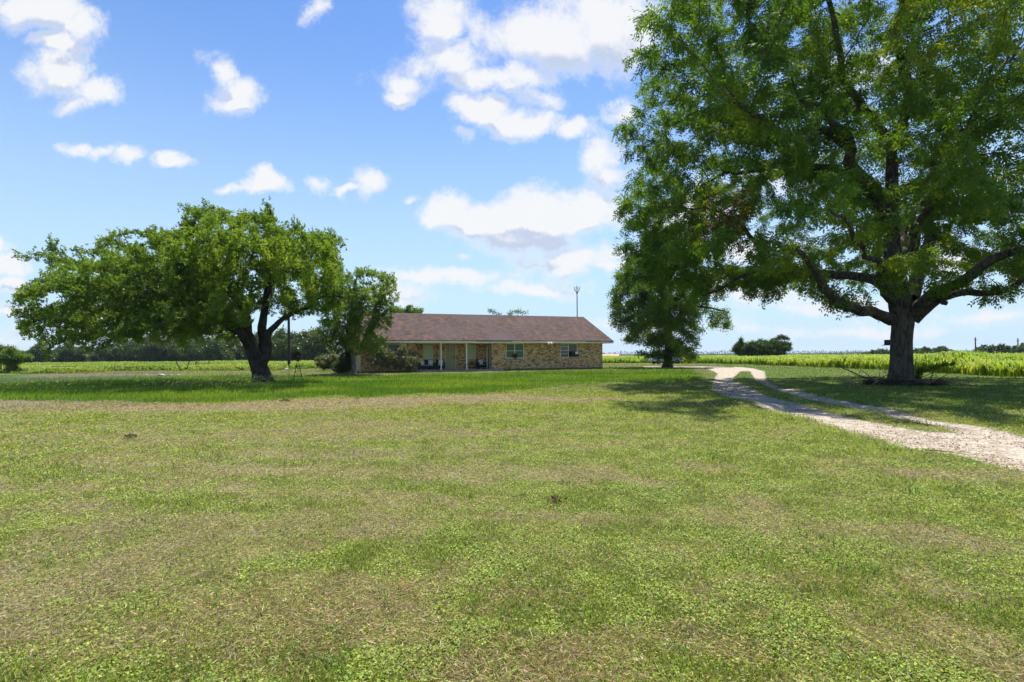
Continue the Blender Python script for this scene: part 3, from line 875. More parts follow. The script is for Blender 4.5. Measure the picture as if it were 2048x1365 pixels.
# front door
x0, x1, z0, z1 = dr
mb = MB(); mb.b(x0 + .06, x1 - .06, PD + .08, PD + .13, z0, z1 - .04)
for a, b_ in ((z0 + .15, z0 + .75), (z0 + .9, z0 + 1.45)):
    for c, d in ((x0 + .14, x0 + .43), (x1 - .43, x1 - .14)):
        mb.b(c, d, PD + .065, PD + .079, a, b_, .006)
door = mb.build('door', M['door'], house)
mb = MB(); mb.b(x0 - .03, x0 + .055, PD - .01, PD + .10, z0, z1 + .02).b(x1 - .055, x1 + .03, PD - .01, PD + .10, z0, z1 + .02).b(x0 + .055, x1 - .055, PD - .01, PD + .10, z1 - .035, z1 + .02)
mb.build('frame', M['cream'], door)
mb = MB(); cxm = (x0 + x1) / 2
for i in range(5):
    a0, a1 = math.pi * (i + .08) / 5, math.pi * (i + .92) / 5
    ps = [(cxm + .10 * math.cos(a0), PD + .06, z1 - .42 + .07 * math.sin(a0)), (cxm + .27 * math.cos(a0), PD + .06, z1 - .42 + .23 * math.sin(a0)), (cxm + .27 * math.cos(a1), PD + .06, z1 - .42 + .23 * math.sin(a1)), (cxm + .10 * math.cos(a1), PD + .06, z1 - .42 + .07 * math.sin(a1))]
    mb.prism(ps, (0, .018, 0))
mb.build('fanlight', M['darkglass'], door)
mb = MB(); mb.b(x1 - .16, x1 - .09, PD + .045, PD + .078, z0 + .95, z0 + 1.18); mb.ico((x1 - .125, PD + .02, z0 + .98), (.032, .032, .032)); mb.build('handle', M['black'], door)
# side door of the porch recess (faces left)
mb = MB(); mb.b(PX1 + .08, PX1 + .12, .60, 1.40, .14, 2.15); sd = mb.build('side_door', M['blind'], house)
mb = MB(); mb.b(PX1 - .01, PX1 + .1, .5, .59, .14, 2.2).b(PX1 - .01, PX1 + .1, 1.41, 1.5, .14, 2.2).b(PX1 - .01, PX1 + .1, .59, 1.41, 2.155, 2.22); mb.build('frame', M['white'], sd)
# porch slab, edge, posts
mb = MB(); mb.b(PX0 - .02, PX1 + 1.0, -.5, PD, -.15, .138, .01); mb.build('porch_slab', M['concrete'], house)
for px in (882, 933):
    x = px_x(px, -.3)
    mb = MB(); mb.b(x - .05, x + .05, -.35, -.25, .14, WT); mb.b(x - .08, x + .08, -.38, -.22, .14, .20); mb.b(x - .08, x + .08, -.38, -.22, WT - .08, WT - .002)
    mb.build('post', M['white'], house)
mb = MB(); x = px_x(1098, -OV); mb.b(x - .1, x + .1, -OV - .20, -OV - .145, EZ - .14, EZ - .04, .01)
for s in (-1, 1): mb.rod((x + s * .09, -OV - .17, EZ - .14), (x + s * .16, -OV - .34, EZ - .24), .045, .085, 12)
mb.build('flood_light', M['white'], house)
mb = MB(); x = px_x(825); mb.b(x - .05, x + .05, -.09, -.005, .02, .55); mb.build('downspout', M['white'], house)
mb = MB(); mb.b(XL - .02, .02, -.012, -.002, -.2, .12); mb.build('foundation_strip', plain('stained_foundation', (.16, .13, .11), .95), house)

# porch furniture -------------------------------------------------
def place(o, x, y, z, rz=0.0): o.location = H(x, y, z); o.rotation_euler = (0, 0, HR + rz)
def cushion_mesh(mb, c, s, rz=0, rx=0):
    rot = Matrix.Rotation(rz, 3, 'Z') @ Matrix.Rotation(rx, 3, 'X')
    mb.box(c, s, rot, min(s) * .3)
def make_seat(name, wid, label, cat):
    t = empty(name, (0, 0, 0)); tag(t, label, cat)
    h = wid / 2
    mb = MB(); mb.b(-h + .08, h - .08, -.33, .30, .12, .34, .02); mb.build('base', M['black'], t)
    mb = MB(); mb.box((0, .32, .58), (wid - .04, .07, .56), Matrix.Rotation(R(-8), 3, 'X'), .025); mb.build('backrest', M['black'], t)
    for s in (-1, 1):
        mb = MB(); mb.b(s * h - .045, s * h + .045, -.35, .34, .12, .60, .025); mb.build('armrest', M['black'], t)
    for sx in (-1, 1):
        for sy in (-.3, .28):
            mb = MB(); mb.b(sx * (h - .03) - .025, sx * (h - .03) + .025, sy - .025, sy + .025, 0, .125); mb.build('leg', M['black'], t)
    mb = MB(); mb.b(-h + .06, h - .06, -.34, .27, .345, .43, .03); mb.build('seat_cushion', M['cushion'], t)
    return t
def make_pillow(label, group=None):
    mb = MB(); mb.box((0, 0, .20), (.42, .13, .42), None, .05)
    o = mb.build('pillow', M['pillow']); 
    for p in o.data.polygons: p.use_smooth = True
    tag(o, label, 'pillow', group); return o
s = make_seat('loveseat', 1.30, 'black wicker loveseat left of the front door', 'loveseat'); place(s, -16.85, 1.25, .14)
c1 = make_seat('porch_chair', .68, 'black wicker armchair behind the left porch post', 'chair'); place(c1, px_x(881, 1.2) , 1.25, .14, R(-4)); c1['group'] = 'black wicker porch chairs'
c2 = make_seat('porch_chair', .68, 'black wicker armchair at the right end of the porch', 'chair'); place(c2, px_x(962, 1.2), 1.2, .14, R(6)); c2['group'] = 'black wicker porch chairs'
pg = 'white pillows on the porch seats'
p = make_pillow('white pillow slumped at the left end of the loveseat', pg); place(p, -17.22, 1.22, .57, R(35)); p.rotation_euler = (R(-22), R(24), HR + R(30))
p = make_pillow('white pillow upright at the right end of the loveseat', pg); place(p, -16.47, 1.26, .57, 0); p.rotation_euler = (R(-14), 0, HR)
p = make_pillow('white pillow on the armchair behind the left porch post', pg); place(p, px_x(881, 1.2), 1.22, .57); p.rotation_euler = (R(-14), R(6), HR)
p = make_pillow('white pillow on the armchair at the right end of the porch', pg); place(p, px_x(961.5, 1.2), 1.18, .57); p.rotation_euler = (R(-14), R(-5), HR + R(8))
t = empty('side_table', (0, 0, 0)); tag(t, 'low black table on the porch under the right shaded window', 'table'); place(t, px_x(944, 1.2), 1.25, .14)
mb = MB(); mb.b(-.62, .62, -.26, .26, .40, .45, .01); mb.build('table_top', M['black'], t)
mb = MB(); mb.b(-.56, .56, -.22, .22, .12, .15); mb.build('shelf', M['black'], t)
for sx in (-1, 1):
    for sy in (-1, 1):
        mb = MB(); mb.b(sx * .57 - .025, sx * .57 + .025, sy * .2 - .025, sy * .2 + .025, 0, .40); mb.build('leg', M['black'], t)
mb = MB()  # made-up basket form where lit brick wall shows under the window
for i in range(10):
    a = i * 2 * math.pi / 10; mb.rod((.13 * math.cos(a), .10 * math.sin(a), 0), (.24 * math.cos(a), .17 * math.sin(a), .20), .012)
mb.rod((0, 0, 0), (0, 0, .02), .15, .15, 14)
bk = mb.build('lit_brick_basket', M['brown']); tag(bk, 'brown basket form standing in for lit brick above the low porch table', 'basket'); place(bk, px_x(944, 1.2), 1.25, .59)
mb = MB(); mb.b(-.75, .75, -.28, .22, 0, .02, .004); mt = mb.build('door_mat', M['cushion']); tag(mt, 'pale mat lying on the porch edge in front of the loveseat', 'mat'); place(mt, px_x(852, -.1), -.15, .140)
mb = MB(); mb.b(-.6, .6, -.22, .22, -.05, .07, .015); sp = mb.build('stepping_stone', M['stone']); tag(sp, 'pale concrete step slab in the grass before the porch', 'step'); place(sp, px_x(857, -.9), -.95, -.03)
# air conditioner in the right window
ac = empty('air_conditioner', (0, 0, 0)); tag(ac, 'dark window air conditioner with a white grille in the right window', 'air conditioner'); place(ac, -3.12, -.16, 1.17)
mb = MB(); mb.b(-.37, .37, -.20, .20, 0, .50, .01); mb.build('casing', M['black'], ac)
mb = MB(); mb.b(.02, .30, -.225, -.202, .22, .46, .004); mb.build('grille', M['white'], ac)
mb = MB(); mb.b(.15, .17, -.235, -.227, .22, .46); mb.build('louver', M['steel'], ac)
# flower pot on window sill
fp = empty('flower_pot', (0, 0, 0)); tag(fp, 'small dark plant in a hanging pot below the middle window mullion', 'plant pot'); place(fp, -9.05, -.16, 1.06)
mb = MB(); mb.rod((0, 0, 0), (0, 0, .14), .07, .10, 12); mb.build('pot', M['brown'], fp)
rg = np.random.default_rng(5); n = 700
B_ = rg.normal(0, .085, (n, 3)) + [0, 0, .22]; D_ = norm(rg.normal(size=(n, 3))); S_ = norm(np.cross(D_, rg.normal(size=(n, 3))))
V, F = leaf_quads(B_, D_, S_, np.full(n, .08), np.full(n, .04)); np_mesh('plant', V, F, 4, M['far_leaf'], fp, fattr=rg.random(n) * .5)

# ================================================================== ANTENNA, POLES, POSTS
b = W(1155, 710, 58); am = empty('antenna_mast', (b.x, 58, .1)); tag(am, 'thin grey mast with a small crown of antenna arms above the roof ridge', 'antenna')
ztop = W(1155, 579, 58).z - .1
mb = MB(); mb.rod((0, 0, 0), (0, 0, ztop), .07, .05); mb.build('pole', M['steel'], am)
for i in range(8):
    a = i * math.pi / 4; mb = MB(); prev = Vector((0, 0, ztop - .35))
    for j in range(1, 6):
        f = j / 5; q = Vector((math.cos(a) * .36 * math.sin(f * 1.5), math.sin(a) * .36 * math.sin(f * 1.5), ztop - .35 + .62 * (f ** 1.8)))
        mb.rod(prev, q, .016, .016, 5); prev = q
    mb.build('antenna_arm', M['steel'], am)
mb = MB(); mb.rod((0, 0, ztop - .1), (0, 0, ztop + .38), .045); mb.rod((0, 0, ztop - .5), (0, 0, ztop - .3), .10); mb.build('antenna_head', M['steel'], am)

def pole(px, top, Y, label, r=.16, arm=True):
    b = W(px, 710, Y); z0 = gz(b.x, Y); zt = W(px, top, Y).z - z0
    e = empty('utility_pole', (b.x, Y, z0)); tag(e, label, 'utility pole')
    mb = MB(); mb.rod((0, 0, 0), (0, 0, zt), r, r * .7, 10); mb.build('pole', M['wood_dark'], e)
    if arm:
        mb = MB(); mb.box((0, 0, zt - 1.0), (2.4, .12, .14), Matrix.Rotation(R(25), 3, 'Z')); mb.build('crossarm', M['wood_dark'], e)
        for s in (-1, 0, 1):
            mb = MB(); mb.rod((s * 1.0, s * .45, zt - .94), (s * 1.0, s * .45, zt - .72), .05, .03, 6); mb.build('insulator', M['steel'], e)
    return e
pole(1951, 675, 200, 'far utility pole between the two tree groups right of the big trunk', .26)
pole(2036, 677, 205, 'far utility pole near the right edge beyond the tall crop', .26)
pole(578, 600, 59, 'dark wooden pole standing behind the leaning oak, without wires', .17, False)

def tpost(px, base, top, label, lean=0.0, r=.035, name='fence_post', mat='rust', cat='fence post', group=None):
    x, y = G(px, base); z = gz(x, y); h = (base - top) / 1024 * y
    mb = MB(); mb.rod((0, 0, -.1), (lean, 0, h), r, r, 6)
    o = mb.build(name, M[mat]); o.location = (x, y, z); tag(o, label, cat, group); return o
fg = 'old posts in the left field'
tpost(643, 735, 720, 'short dark fence post in the field left of the vine hedge', 0, .05, group=fg)
tpost(502, 746, 719, 'thin dark fence post just left of the oak trunk', 0, .045, group=fg)
tpost(363, 746, 724, 'leaning post at the left end of the old posts, tilted left', -.55, .05, group=fg)
tpost(372, 743, 725, 'leaning post second from the left, tilted right', .38, .045, group=fg)
tpost(387, 740, 725, 'leaning post beside the iris clump, tilted right', .35, .06, group=fg)
tpost(397, 738, 724, 'slim post tilted left standing in the iris clump', -.15, .045, group=fg)
tpost(416, 738, 722, 'slim post at the right edge of the iris clump', .2, .05, group=fg)
tpost(578, 757, 740, 'thin metal rod standing in the lawn left of the toy windmill', 0, .012, 'garden_stake', 'steel', 'stake')
# wire gate panel at far left
x0, y0 = G(104, 746); x1, y1 = G(151, 746)
fpn = empty('wire_gate', (x0, y0, gz(x0, y0))); tag(fpn, 'low rusty wire gate half sunk in weeds at the far left', 'gate')
dv = Vector((x1 - x0, y1 - y0, 0)); hh = .62
mb = MB(); mb.rod((0, 0, hh), dv + Vector((0, 0, hh)), .022); mb.rod((0, 0, 0), (0, 0, hh), .022); mb.rod(dv, dv + Vector((0, 0, hh)), .03); mb.rod((0, 0, .06), dv + Vector((0, 0, .06)), .02); mb.build('frame', M['rust'], fpn)
mb = MB()
for i in range(1, 16): q = dv * (i / 16); mb.rod(q + Vector((0, 0, .06)), q + Vector((0, 0, hh)), .006, .006, 4)
for i in range(1, 4): mb.rod((0, 0, hh * i / 4), dv + Vector((0, 0, hh * i / 4)), .006, .006, 4)
mb.build('wire_mesh', M['rust'], fpn)

# toy windmill ------------------------------------------------------
wx, wy = G(596, 763); wz = gz(wx, wy)
wm = empty('garden_windmill', (wx, wy, wz), R(25)); tag(wm, 'small dark metal garden windmill on the lawn right of the oak trunk', 'garden windmill')
ht = 1.22
for sx in (-1, 1):
    for sy in (-1, 1):
        mb = MB(); mb.rod((sx * .27, sy * .27, 0), (sx * .035, sy * .035, ht), .014, .012, 6); mb.build('leg', M['rust'], wm)
for zz in (.28, .58, .86):
    f = 1 - zz / ht; w_ = .27 * f + .035 * (1 - f); f2 = 1 - (zz + .26) / ht; w2 = .27 * f2 + .035 * (1 - f2)
    mb = MB()
    c = [(-1, -1), (1, -1), (1, 1), (-1, 1)]
    for i in range(4):
        a, b_ = c[i], c[(i + 1) % 4]
        mb.rod((a[0] * w_, a[1] * w_, zz), (b_[0] * w_, b_[1] * w_, zz), .008, .008, 5)
        mb.rod((a[0] * w_, a[1] * w_, zz), (b_[0] * w2, b_[1] * w2, zz + .26), .007, .007, 5)
    mb.build('brace', M['rust'], wm)
mb = MB(); mb.rod((0, 0, ht - .02), (0, 0, ht + .28), .02); mb.rod((0, -.16, ht + .26), (0, .30, ht + .26), .016); mb.build('head', M['steel'], wm)
wl = empty('wheel', (0, -.17, ht + .26)); wl.parent = wm
for i in range(14):
    a = i * 2 * math.pi / 14; ca, sa = math.cos(a), math.sin(a)
    mb = MB(); tx, tz = -sa, ca
    mb.prism([(ca * .06 - tx * .012, -.01, sa * .06 - tz * .012), (ca * .06 + tx * .012, .01, sa * .06 + tz * .012), (ca * .27 + tx * .05, .025, sa * .27 + tz * .05), (ca * .27 - tx * .05, -.025, sa * .27 - tz * .05)], (0, .006, 0))
    mb.build('blade', M['rust'], wl)
mb = MB(); mb.prism([(0, .30, ht + .24), (0, .52, ht + .36), (0, .52, ht + .16), (0, .30, ht + .25)], (.008, 0, 0)); mb.build('tail_vane', M['rust'], wm)

# parked car behind the tree ---------------------------------------
cx_, cy_ = G(1331, 729.5); cz = gz(cx_, cy_)
car = empty('parked_car', (cx_, cy_, cz), R(6)); tag(car, 'silver car half hidden by the low branches of the tree on the drive', 'car')
M['carpaint'] = plain('silver_car_paint', (.42, .44, .46), .3, .6, metal=.5, var=.05)
prof = [(-2.2, .35), (-2.22, .62), (-2.1, .80), (-1.55, .92), (-.95, 1.36), (.55, 1.40), (1.2, 1.0), (2.05, .86), (2.2, .62), (2.18, .35)]
mb = MB(); mb.prism([(x, -.86, z) for x, z in prof], (0, 1.72, 0))
bd = mb.build('body', M['carpaint'], car); bv = bd.modifiers.new('b', 'BEVEL'); bv.width = .06; bv.segments = 3
for s in (-1, 1):
    mb = MB(); y = s * .863
    mb.prism([(-1.32, y, .95), (-.90, y, 1.29), (-.25, y, 1.32), (-.25, y, .96)], (0, s * .008, 0)); mb.build('window', M['darkglass'], car)
    mb = MB(); mb.prism([(-.17, y, .96), (-.17, y, 1.32), (.50, y, 1.32), (1.02, y, .98)], (0, s * .008, 0)); mb.build('window', M['darkglass'], car)
mb = MB(); mb.prism([(-1.50, -.7, .945), (-1.01, -.66, 1.33), (-1.01, .66, 1.33), (-1.50, .7, .945)], (-.012, 0, .012)); mb.build('windscreen', M['darkglass'], car)
mb = MB(); mb.prism([(1.16, -.7, 1.035), (.60, -.66, 1.395), (.60, .66, 1.395), (1.16, .7, 1.035)], (.012, 0, .012)); mb.build('rear_window', M['darkglass'], car)
for sx in (-1.38, 1.36):
    for s in (-1, 1):
        mb = MB(); mb.rod((sx, s * .66, .32), (sx, s * .89, .32), .32, .32, 22); wh = mb.build('wheel', M['black'], car)
        mb = MB(); mb.rod((sx, s * .885, .32), (sx, s * .90, .32), .19, .17, 16); mb.build('rim', M['steel'], wh)
for s in (-1, 1):
    mb = MB(); mb.box((-2.19, s * .62, .68), (.08, .34, .13), None, .02); mb.build('headlight', M['white'], car)
    mb = MB(); mb.box((2.17, s * .66, .74), (.08, .3, .13), None, .02); mb.build('tail_light', plain('red_lens', (.3, .02, .02), .2), car)

# far shed with a red roof -----------------------------------------
b = W(1216, 710, 262); sz = gz(b.x, 262)
sh = empty('farm_shed', (b.x, 262, sz), R(-14)); tag(sh, 'distant low shed with a salmon red roof beyond the field', 'shed')
rzt = W(1216, 708.5, 262).z - sz
mb = MB(); mb.b(-5.2, 5.2, -3.2, 3.2, -.3, rzt - 1.3); mb.build('wall', plain('grey_sheet_metal', (.36, .37, .38), .6), sh)
mb = MB(); mb.prism([(-5.6, -3.8, rzt - 1.5), (-5.6, -3.8, rzt - 1.38), (-5.6, 0, rzt), (-5.6, 3.8, rzt - 1.38), (-5.6, 3.8, rzt - 1.5), (-5.6, 0, rzt - .12)], (11.2, 0, 0)); mb.build('roof', plain('salmon_red_roof', (.62, .20, .13), .5, var=.1), sh)

# ================================================================== SMALL GROUND THINGS
def lump_obj(name, px, py, s, mat, label, cat, seed=1, jit=.5, sink=.35, kind=None):
    x, y = G(px, py); mb = MB(); mb.ico((0, 0, 0), s, 3, jit, seed)
    o = mb.build(name, mat, smooth=False); o.location = (x, y, gz(x, y) + s[2] * (1 - sink) - s[2] * .3); tag(o, label, cat, kind=kind); return o
lump_obj('dirt_mound', 262, 877, (.11, .08, .05), M['soil'], 'small dark molehill of soil on the mown lawn at left', 'dirt mound', 3)
lump_obj('dirt_mound', 570, 804, (.15, .11, .07), M['soil'], 'small dark mound at the edge of the tall grass below the oak', 'dirt mound', 4)
lump_obj('dirt_mound', 550, 740, (.30, .25, .28), M['soil'], 'round dark lump in the field just right of the oak trunk', 'dirt mound', 5, .3)
lump_obj('rock', 574, 742, (.28, .2, .14), M['stone'], 'pale flat rock in the field near the dark wooden pole', 'rock', 6, .3)
lump_obj('rock', 1277, 1322, (.035, .03, .014), M['stone'], 'whitish flat stone in bare soil at the bottom of the lawn', 'rock', 8, .4)
# rubble near dirt patch
x, y = G(318, 753); rb = random.Random(3); e = empty('rubble_pile', (x, y, gz(x, y))); tag(e, 'scatter of pale rubble on the bare strip behind the oak shadow', 'rubble')
for i in range(9):
    mb = MB(); s = rb.uniform(.10, .25); mb.ico((rb.uniform(-1.3, 1.6), rb.uniform(-.4, .4), s * .2), (s, s * .7, s * .45), 2, .4, i); mb.build('stone', M['stone' if i % 2 else 'concrete'], e)

def stick(mb, p, d, L, r, rr, nseg=5, bend=.25):
    p = Vector(p); d = Vector(d).normalized()
    for i in range(nseg):
        d = (d + Vector((rr.uniform(-1, 1), rr.uniform(-1, 1), rr.uniform(-.6, .6))) * bend).normalized()
        q = p + d * (L / nseg); mb.rod(p, q, r * (1 - i / nseg * .7), r * (1 - (i + 1) / nseg * .7), 5); p = q
        if i and rr.random() < .5:
            d2 = (d + Vector((rr.uniform(-1, 1), rr.uniform(-1, 1), rr.uniform(-.4, .9)))).normalized()
            mb.rod(p, p + d2 * L * .22, r * .4, r * .12, 4)
# dead leaf clump
x, y = G(1113, 1007); e_ = empty('dead_leaf_clump', (x, y, gz(x, y))); tag(e_, 'clump of curled brown dead leaves on the lawn at centre', 'dead leaves')
rg = np.random.default_rng(9); n = 36
B_ = rg.normal(0, 1, (n, 3)) * [.045, .035, .012] + [0, 0, .03]; D_ = norm(rg.normal(size=(n, 3)) + [0, 0, .4]); S_ = norm(np.cross(D_, rg.normal(size=(n, 3))))
V, F = leaf_quads(B_, D_, S_, rg.uniform(.03, .055, n), rg.uniform(.014, .022, n)); np_mesh('leaf_litter', V, F, 4, plain('dead_leaf', (.20, .115, .06), .8, var=.5, scale=40), e_)
# stick beside the drive
x, y = G(1850, 907); rr_ = random.Random(4); mb = MB(); stick(mb, (0, 0, .03), (1, -.13, 0), .55, .011, rr_, 6, .12)
o = mb.build('fallen_stick', M['wood_old']); o.location = (x, y, gz(x, y)); tag(o, 'thin fallen stick lying on the near edge of the gravel drive', 'stick')

# ================================================================== TREES
def P_(l): return [tuple(W(*q)) for q in l]
# ---- the big pecan
def pecan():
    rng = np.random.default_rng(101)
    bx, by = G(1803, 770); bz = gz(bx, by); Y0 = by
    k = Y0 / 25.6
    base = (bx, by, bz)
    m = Y0 / 1024
    def Q(l): return [tuple(W(p[0], p[1], Y0 + p[2])) for p in l]
    limbs = [
     (-1, [(bx, by, bz - .15)] + Q([(1803, 735, 0), (1803, 690, 0), (1805, 650, 0), (1800, 610, 0), (1792, 560, .1), (1785, 500, .3), (1782, 430, .6), (1784, 350, .9), (1783, 290, 1.0)]), [.50, .43, .41, .43, .46, .40, .34, .29, .25, .21]),
     (0, Q([(1783, 640, 0), (1760, 634, -.4), (1715, 624, -1.2), (1680, 598, -2.0), (1655, 570, -2.8), (1643, 548, -3.2), (1620, 520, -4), (1590, 490, -4.8)]), [0.272, 0.240, 0.208, 0.192, 0.168, 0.144, 0.104, 0.072]),
     (0, Q([(1790, 585, 0), (1765, 568, .6), (1730, 551, 1.0), (1680, 545, 1.4), (1620, 546, 1.6), (1570, 553, 1.6), (1530, 537, 1.6), (1490, 548, 1.8), (1440, 574, 2.0), (1400, 590, 2.0)]), [0.320, 0.256, 0.216, 0.192, 0.176, 0.160, 0.136, 0.096, 0.064, 0.032]),
     (2, Q([(1530, 537, 1.6), (1520, 500, 1), (1500, 460, .5), (1470, 440, 0), (1430, 420, -.5)]), [0.112, 0.096, 0.080, 0.064, 0.040]),
     (0, Q([(1784, 470, .4), (1765, 420, -.4), (1735, 375, -1.0), (1705, 330, -1.6), (1695, 285, -2), (1665, 250, -2.4), (1640, 215, -2.8), (1600, 195, -3.3)]), [0.288, 0.264, 0.240, 0.216, 0.184, 0.144, 0.104, 0.072]),
     (4, Q([(1705, 300, -1.7), (1665, 268, -1.8), (1610, 272, -2.4), (1560, 262, -3), (1525, 248, -3.6), (1495, 225, -4.2), (1450, 200, -5)]), [0.192, 0.176, 0.160, 0.144, 0.120, 0.088, 0.056]),
     (0, Q([(1775, 400, .6), (1740, 370, 1.6), (1690, 345, 2.4), (1640, 325, 3.0), (1570, 330, 3.4), (1510, 345, 3.6), (1460, 350, 4), (1400, 370, 4.5)]), [0.208, 0.192, 0.176, 0.160, 0.136, 0.112, 0.080, 0.048]),
     (0, Q([(1783, 300, 1.0), (1760, 262, 1.4), (1730, 215, 1.4), (1690, 120, 1.2), (1665, 60, 1), (1650, -40, .6), (1630, -160, 0)]), [0.224, 0.200, 0.176, 0.144, 0.120, 0.096, 0.056]),
     (0, Q([(1784, 290, 1.0), (1805, 240, .6), (1812, 170, 0), (1790, 90, -.8), (1800, 0, -1.2), (1815, -110, -2)]), [0.216, 0.192, 0.160, 0.128, 0.104, 0.064]),
     (0, Q([(1822, 600, .2), (1838, 540, 1.0), (1850, 470, 1.8), (1862, 380, 2.4), (1872, 310, 3.0), (1900, 250, 3.2), (1932, 210, 3.4), (1975, 160, 3.6), (2040, 100, 4)]), [0.320, 0.288, 0.240, 0.216, 0.200, 0.184, 0.160, 0.120, 0.064]),
     (0, Q([(1826, 625, -.2), (1862, 590, -1.0), (1900, 567, -1.6), (1945, 545, -2.2), (1985, 515, -2.8), (2030, 498, -3.4), (2090, 490, -4), (2160, 470, -5)]), [0.336, 0.272, 0.224, 0.200, 0.176, 0.152, 0.112, 0.064]),
     (0, Q([(1826, 640, 0), (1862, 612, -.5), (1890, 594, -.9), (1940, 580, -1.4), (1985, 577, -1.9), (2024, 580, -2.2), (2052, 558, -2.6), (2100, 530, -3.2), (2150, 520, -4)]), [0.288, 0.216, 0.176, 0.144, 0.128, 0.120, 0.096, 0.072, 0.040]),
     (11, Q([(1875, 601, -.7), (1892, 606, -1.3), (1907, 613, -1.6)]), [0.136, 0.120, 0.096]),
     (0, Q([(1792, 610, 0), (1775, 590, -1.2), (1752, 565, -2.0), (1760, 540, -3), (1740, 510, -4.2), (1700, 470, -5.6), (1650, 430, -7)]), [0.192, 0.136, 0.112, 0.104, 0.088, 0.072, 0.040]),
     (0, Q([(1800, 540, -.2), (1830, 480, -1.6), (1870, 410, -3.2), (1900, 340, -5), (1930, 260, -6.5)]), [0.224, 0.176, 0.136, 0.104, 0.064]),
     (0, Q([(1795, 560, .8), (1800, 500, 3), (1820, 440, 5.2), (1840, 400, 7.4)]), [0.208, 0.160, 0.120, 0.072]),
    ]
    # crown volume: wide boxy dome with clumps
    n = 5600
    cx0, cy0, cz0 = bx + .6, by + 1.2, 11.7
    pts = []
    while sum(len(p) for p in pts) < n:
        q = rng.uniform(-1, 1, (30000, 3))
        s = np.abs(q[:, 0]) ** 2.7 + np.abs(q[:, 1]) ** 2.5 + np.abs(q[:, 2]) ** 2.7
        q = q[s < 1]; s = s[s < 1]
        keep = rng.random(len(q)) < np.where(s < .28, .30, 1.0)
        q = q[keep]
        p = q * [12.9, 10.6, 10.9] + [cx0, cy0, cz0]
        nz = fbm(p[:, 0] * .30, p[:, 1] * .30, p[:, 2] * .42, o=2, seed=12)
        low = 5.0 + 1.2 * (fbm(p[:, 0] * .25, p[:, 1] * .25, o=2, seed=15) - .5) * 2
        low = low + np.clip(6.5 - np.abs(p[:, 0] - bx), 0, 6) * .18
        # ragged outline
        rag = (fbm(p[:, 0] * .22 + 9, p[:, 1] * .22, p[:, 2] * .22, o=2, seed=19) - .5)
        s2 = np.abs((p[:, 0] - cx0) / 12.9) ** 2.7 + np.abs((p[:, 1] - cy0) / 10.6) ** 2.5 + np.abs((p[:, 2] - cz0) / 10.9) ** 2.7
        ok = (nz > .43) & (p[:, 2] > low) & (s2 < 1 + rag * 1.5 - .05)
        op = (p[:, 1] < by - 2.5) & (p[:, 2] < 14.5) & (p[:, 0] > bx - 7) & (p[:, 0] < bx + 4.5)
        ok &= ~(op & (rng.random(len(p)) < .62))
        pts.append(p[ok])
    att = np.concatenate(pts)[:n]
    ex = [px_lump(1535, 585, Y0 + 1.2, 45, 34, 1.0), px_lump(1500, 600, Y0 + 1.5, 26, 20, .8), px_lump(1720, 598, Y0 - 1, 30, 34, 1.0), px_lump(1690, 590, Y0 - 2.2, 22, 24, .9), px_lump(1930, 600, Y0 - 1.4, 50, 22, 1.0), px_lump(2000, 592, Y0 - 2, 60, 26, 1.2), px_lump(1955, 555, Y0 - 2.6, 70, 30, 1.3), px_lump(2040, 540, Y0 - 3, 60, 34, 1.6), px_lump(1890, 560, Y0 - 2.4, 40, 26, 1.0), px_lump(1830, 520, Y0 - 3.4, 50, 34, 1.4), px_lump(1590, 560, Y0 - .5, 60, 20, 1.2),
          px_lump(1275, 500, Y0 + 3, 42, 70, 2.4), px_lump(1330, 470, Y0 + 4, 70, 75, 3.0), px_lump(1400, 520, Y0 + 2.5, 55, 30, 1.8), px_lump(1265, 400, Y0, 40, 60, 2.4), px_lump(1290, 80, Y0 - 4, 40, 70, 2.2), px_lump(1370, 20, Y0 - 5, 80, 60, 2.5)]
    att = np.concatenate([att, lump_points(ex, 1300, rng, .5, .30, seed=4)])
    def vf(B, v, rg):
        yel = sstep(.50, .75, fbm(B[:, 0] * .16, B[:, 1] * .16, B[:, 2] * .2, o=2, seed=90)) * .30
        # sunlit patch high on the right-hand side, painted as yellower leaf colour
        yel += .28 * np.exp(-((B[:, 0] - 19) / 5.0) ** 2 - ((B[:, 2] - 12) / 2.6) ** 2) * (B[:, 1] < by - 2)
        v = np.clip(v * .8 + yel * .8, 0, .9)
        c = W(1430, 440, Y0 + 1); dd = np.linalg.norm((B - np.array(c)) / [1.2, 3.0, 1.5], axis=1)
        c2 = W(1850, 455, Y0 + 1); d2 = np.linalg.norm((B - np.array(c2)) / [.8, 2.0, .6], axis=1)
        return np.where(((dd < 1) | (d2 < 1)) & (rg.random(len(B)) < .62), 1.0, v)
    return make_tree('pecan_tree', 'huge spreading pecan tree with a thick dark trunk beside the gravel drive', 'tree', base, limbs, None, 0, 600000, (.15, .060), M['bark_dark'], M['pecan_leaf'], rng,
        step=.5, infl=7, kill=.75, iters=110, tip=.011, e=2.5, thr_r=.028, pinnate=True, att=att, kmain=56, sag=.55, spread=.26, flare=.28, vfun=vf, maxr=.12, ridge=.06)
pecan()

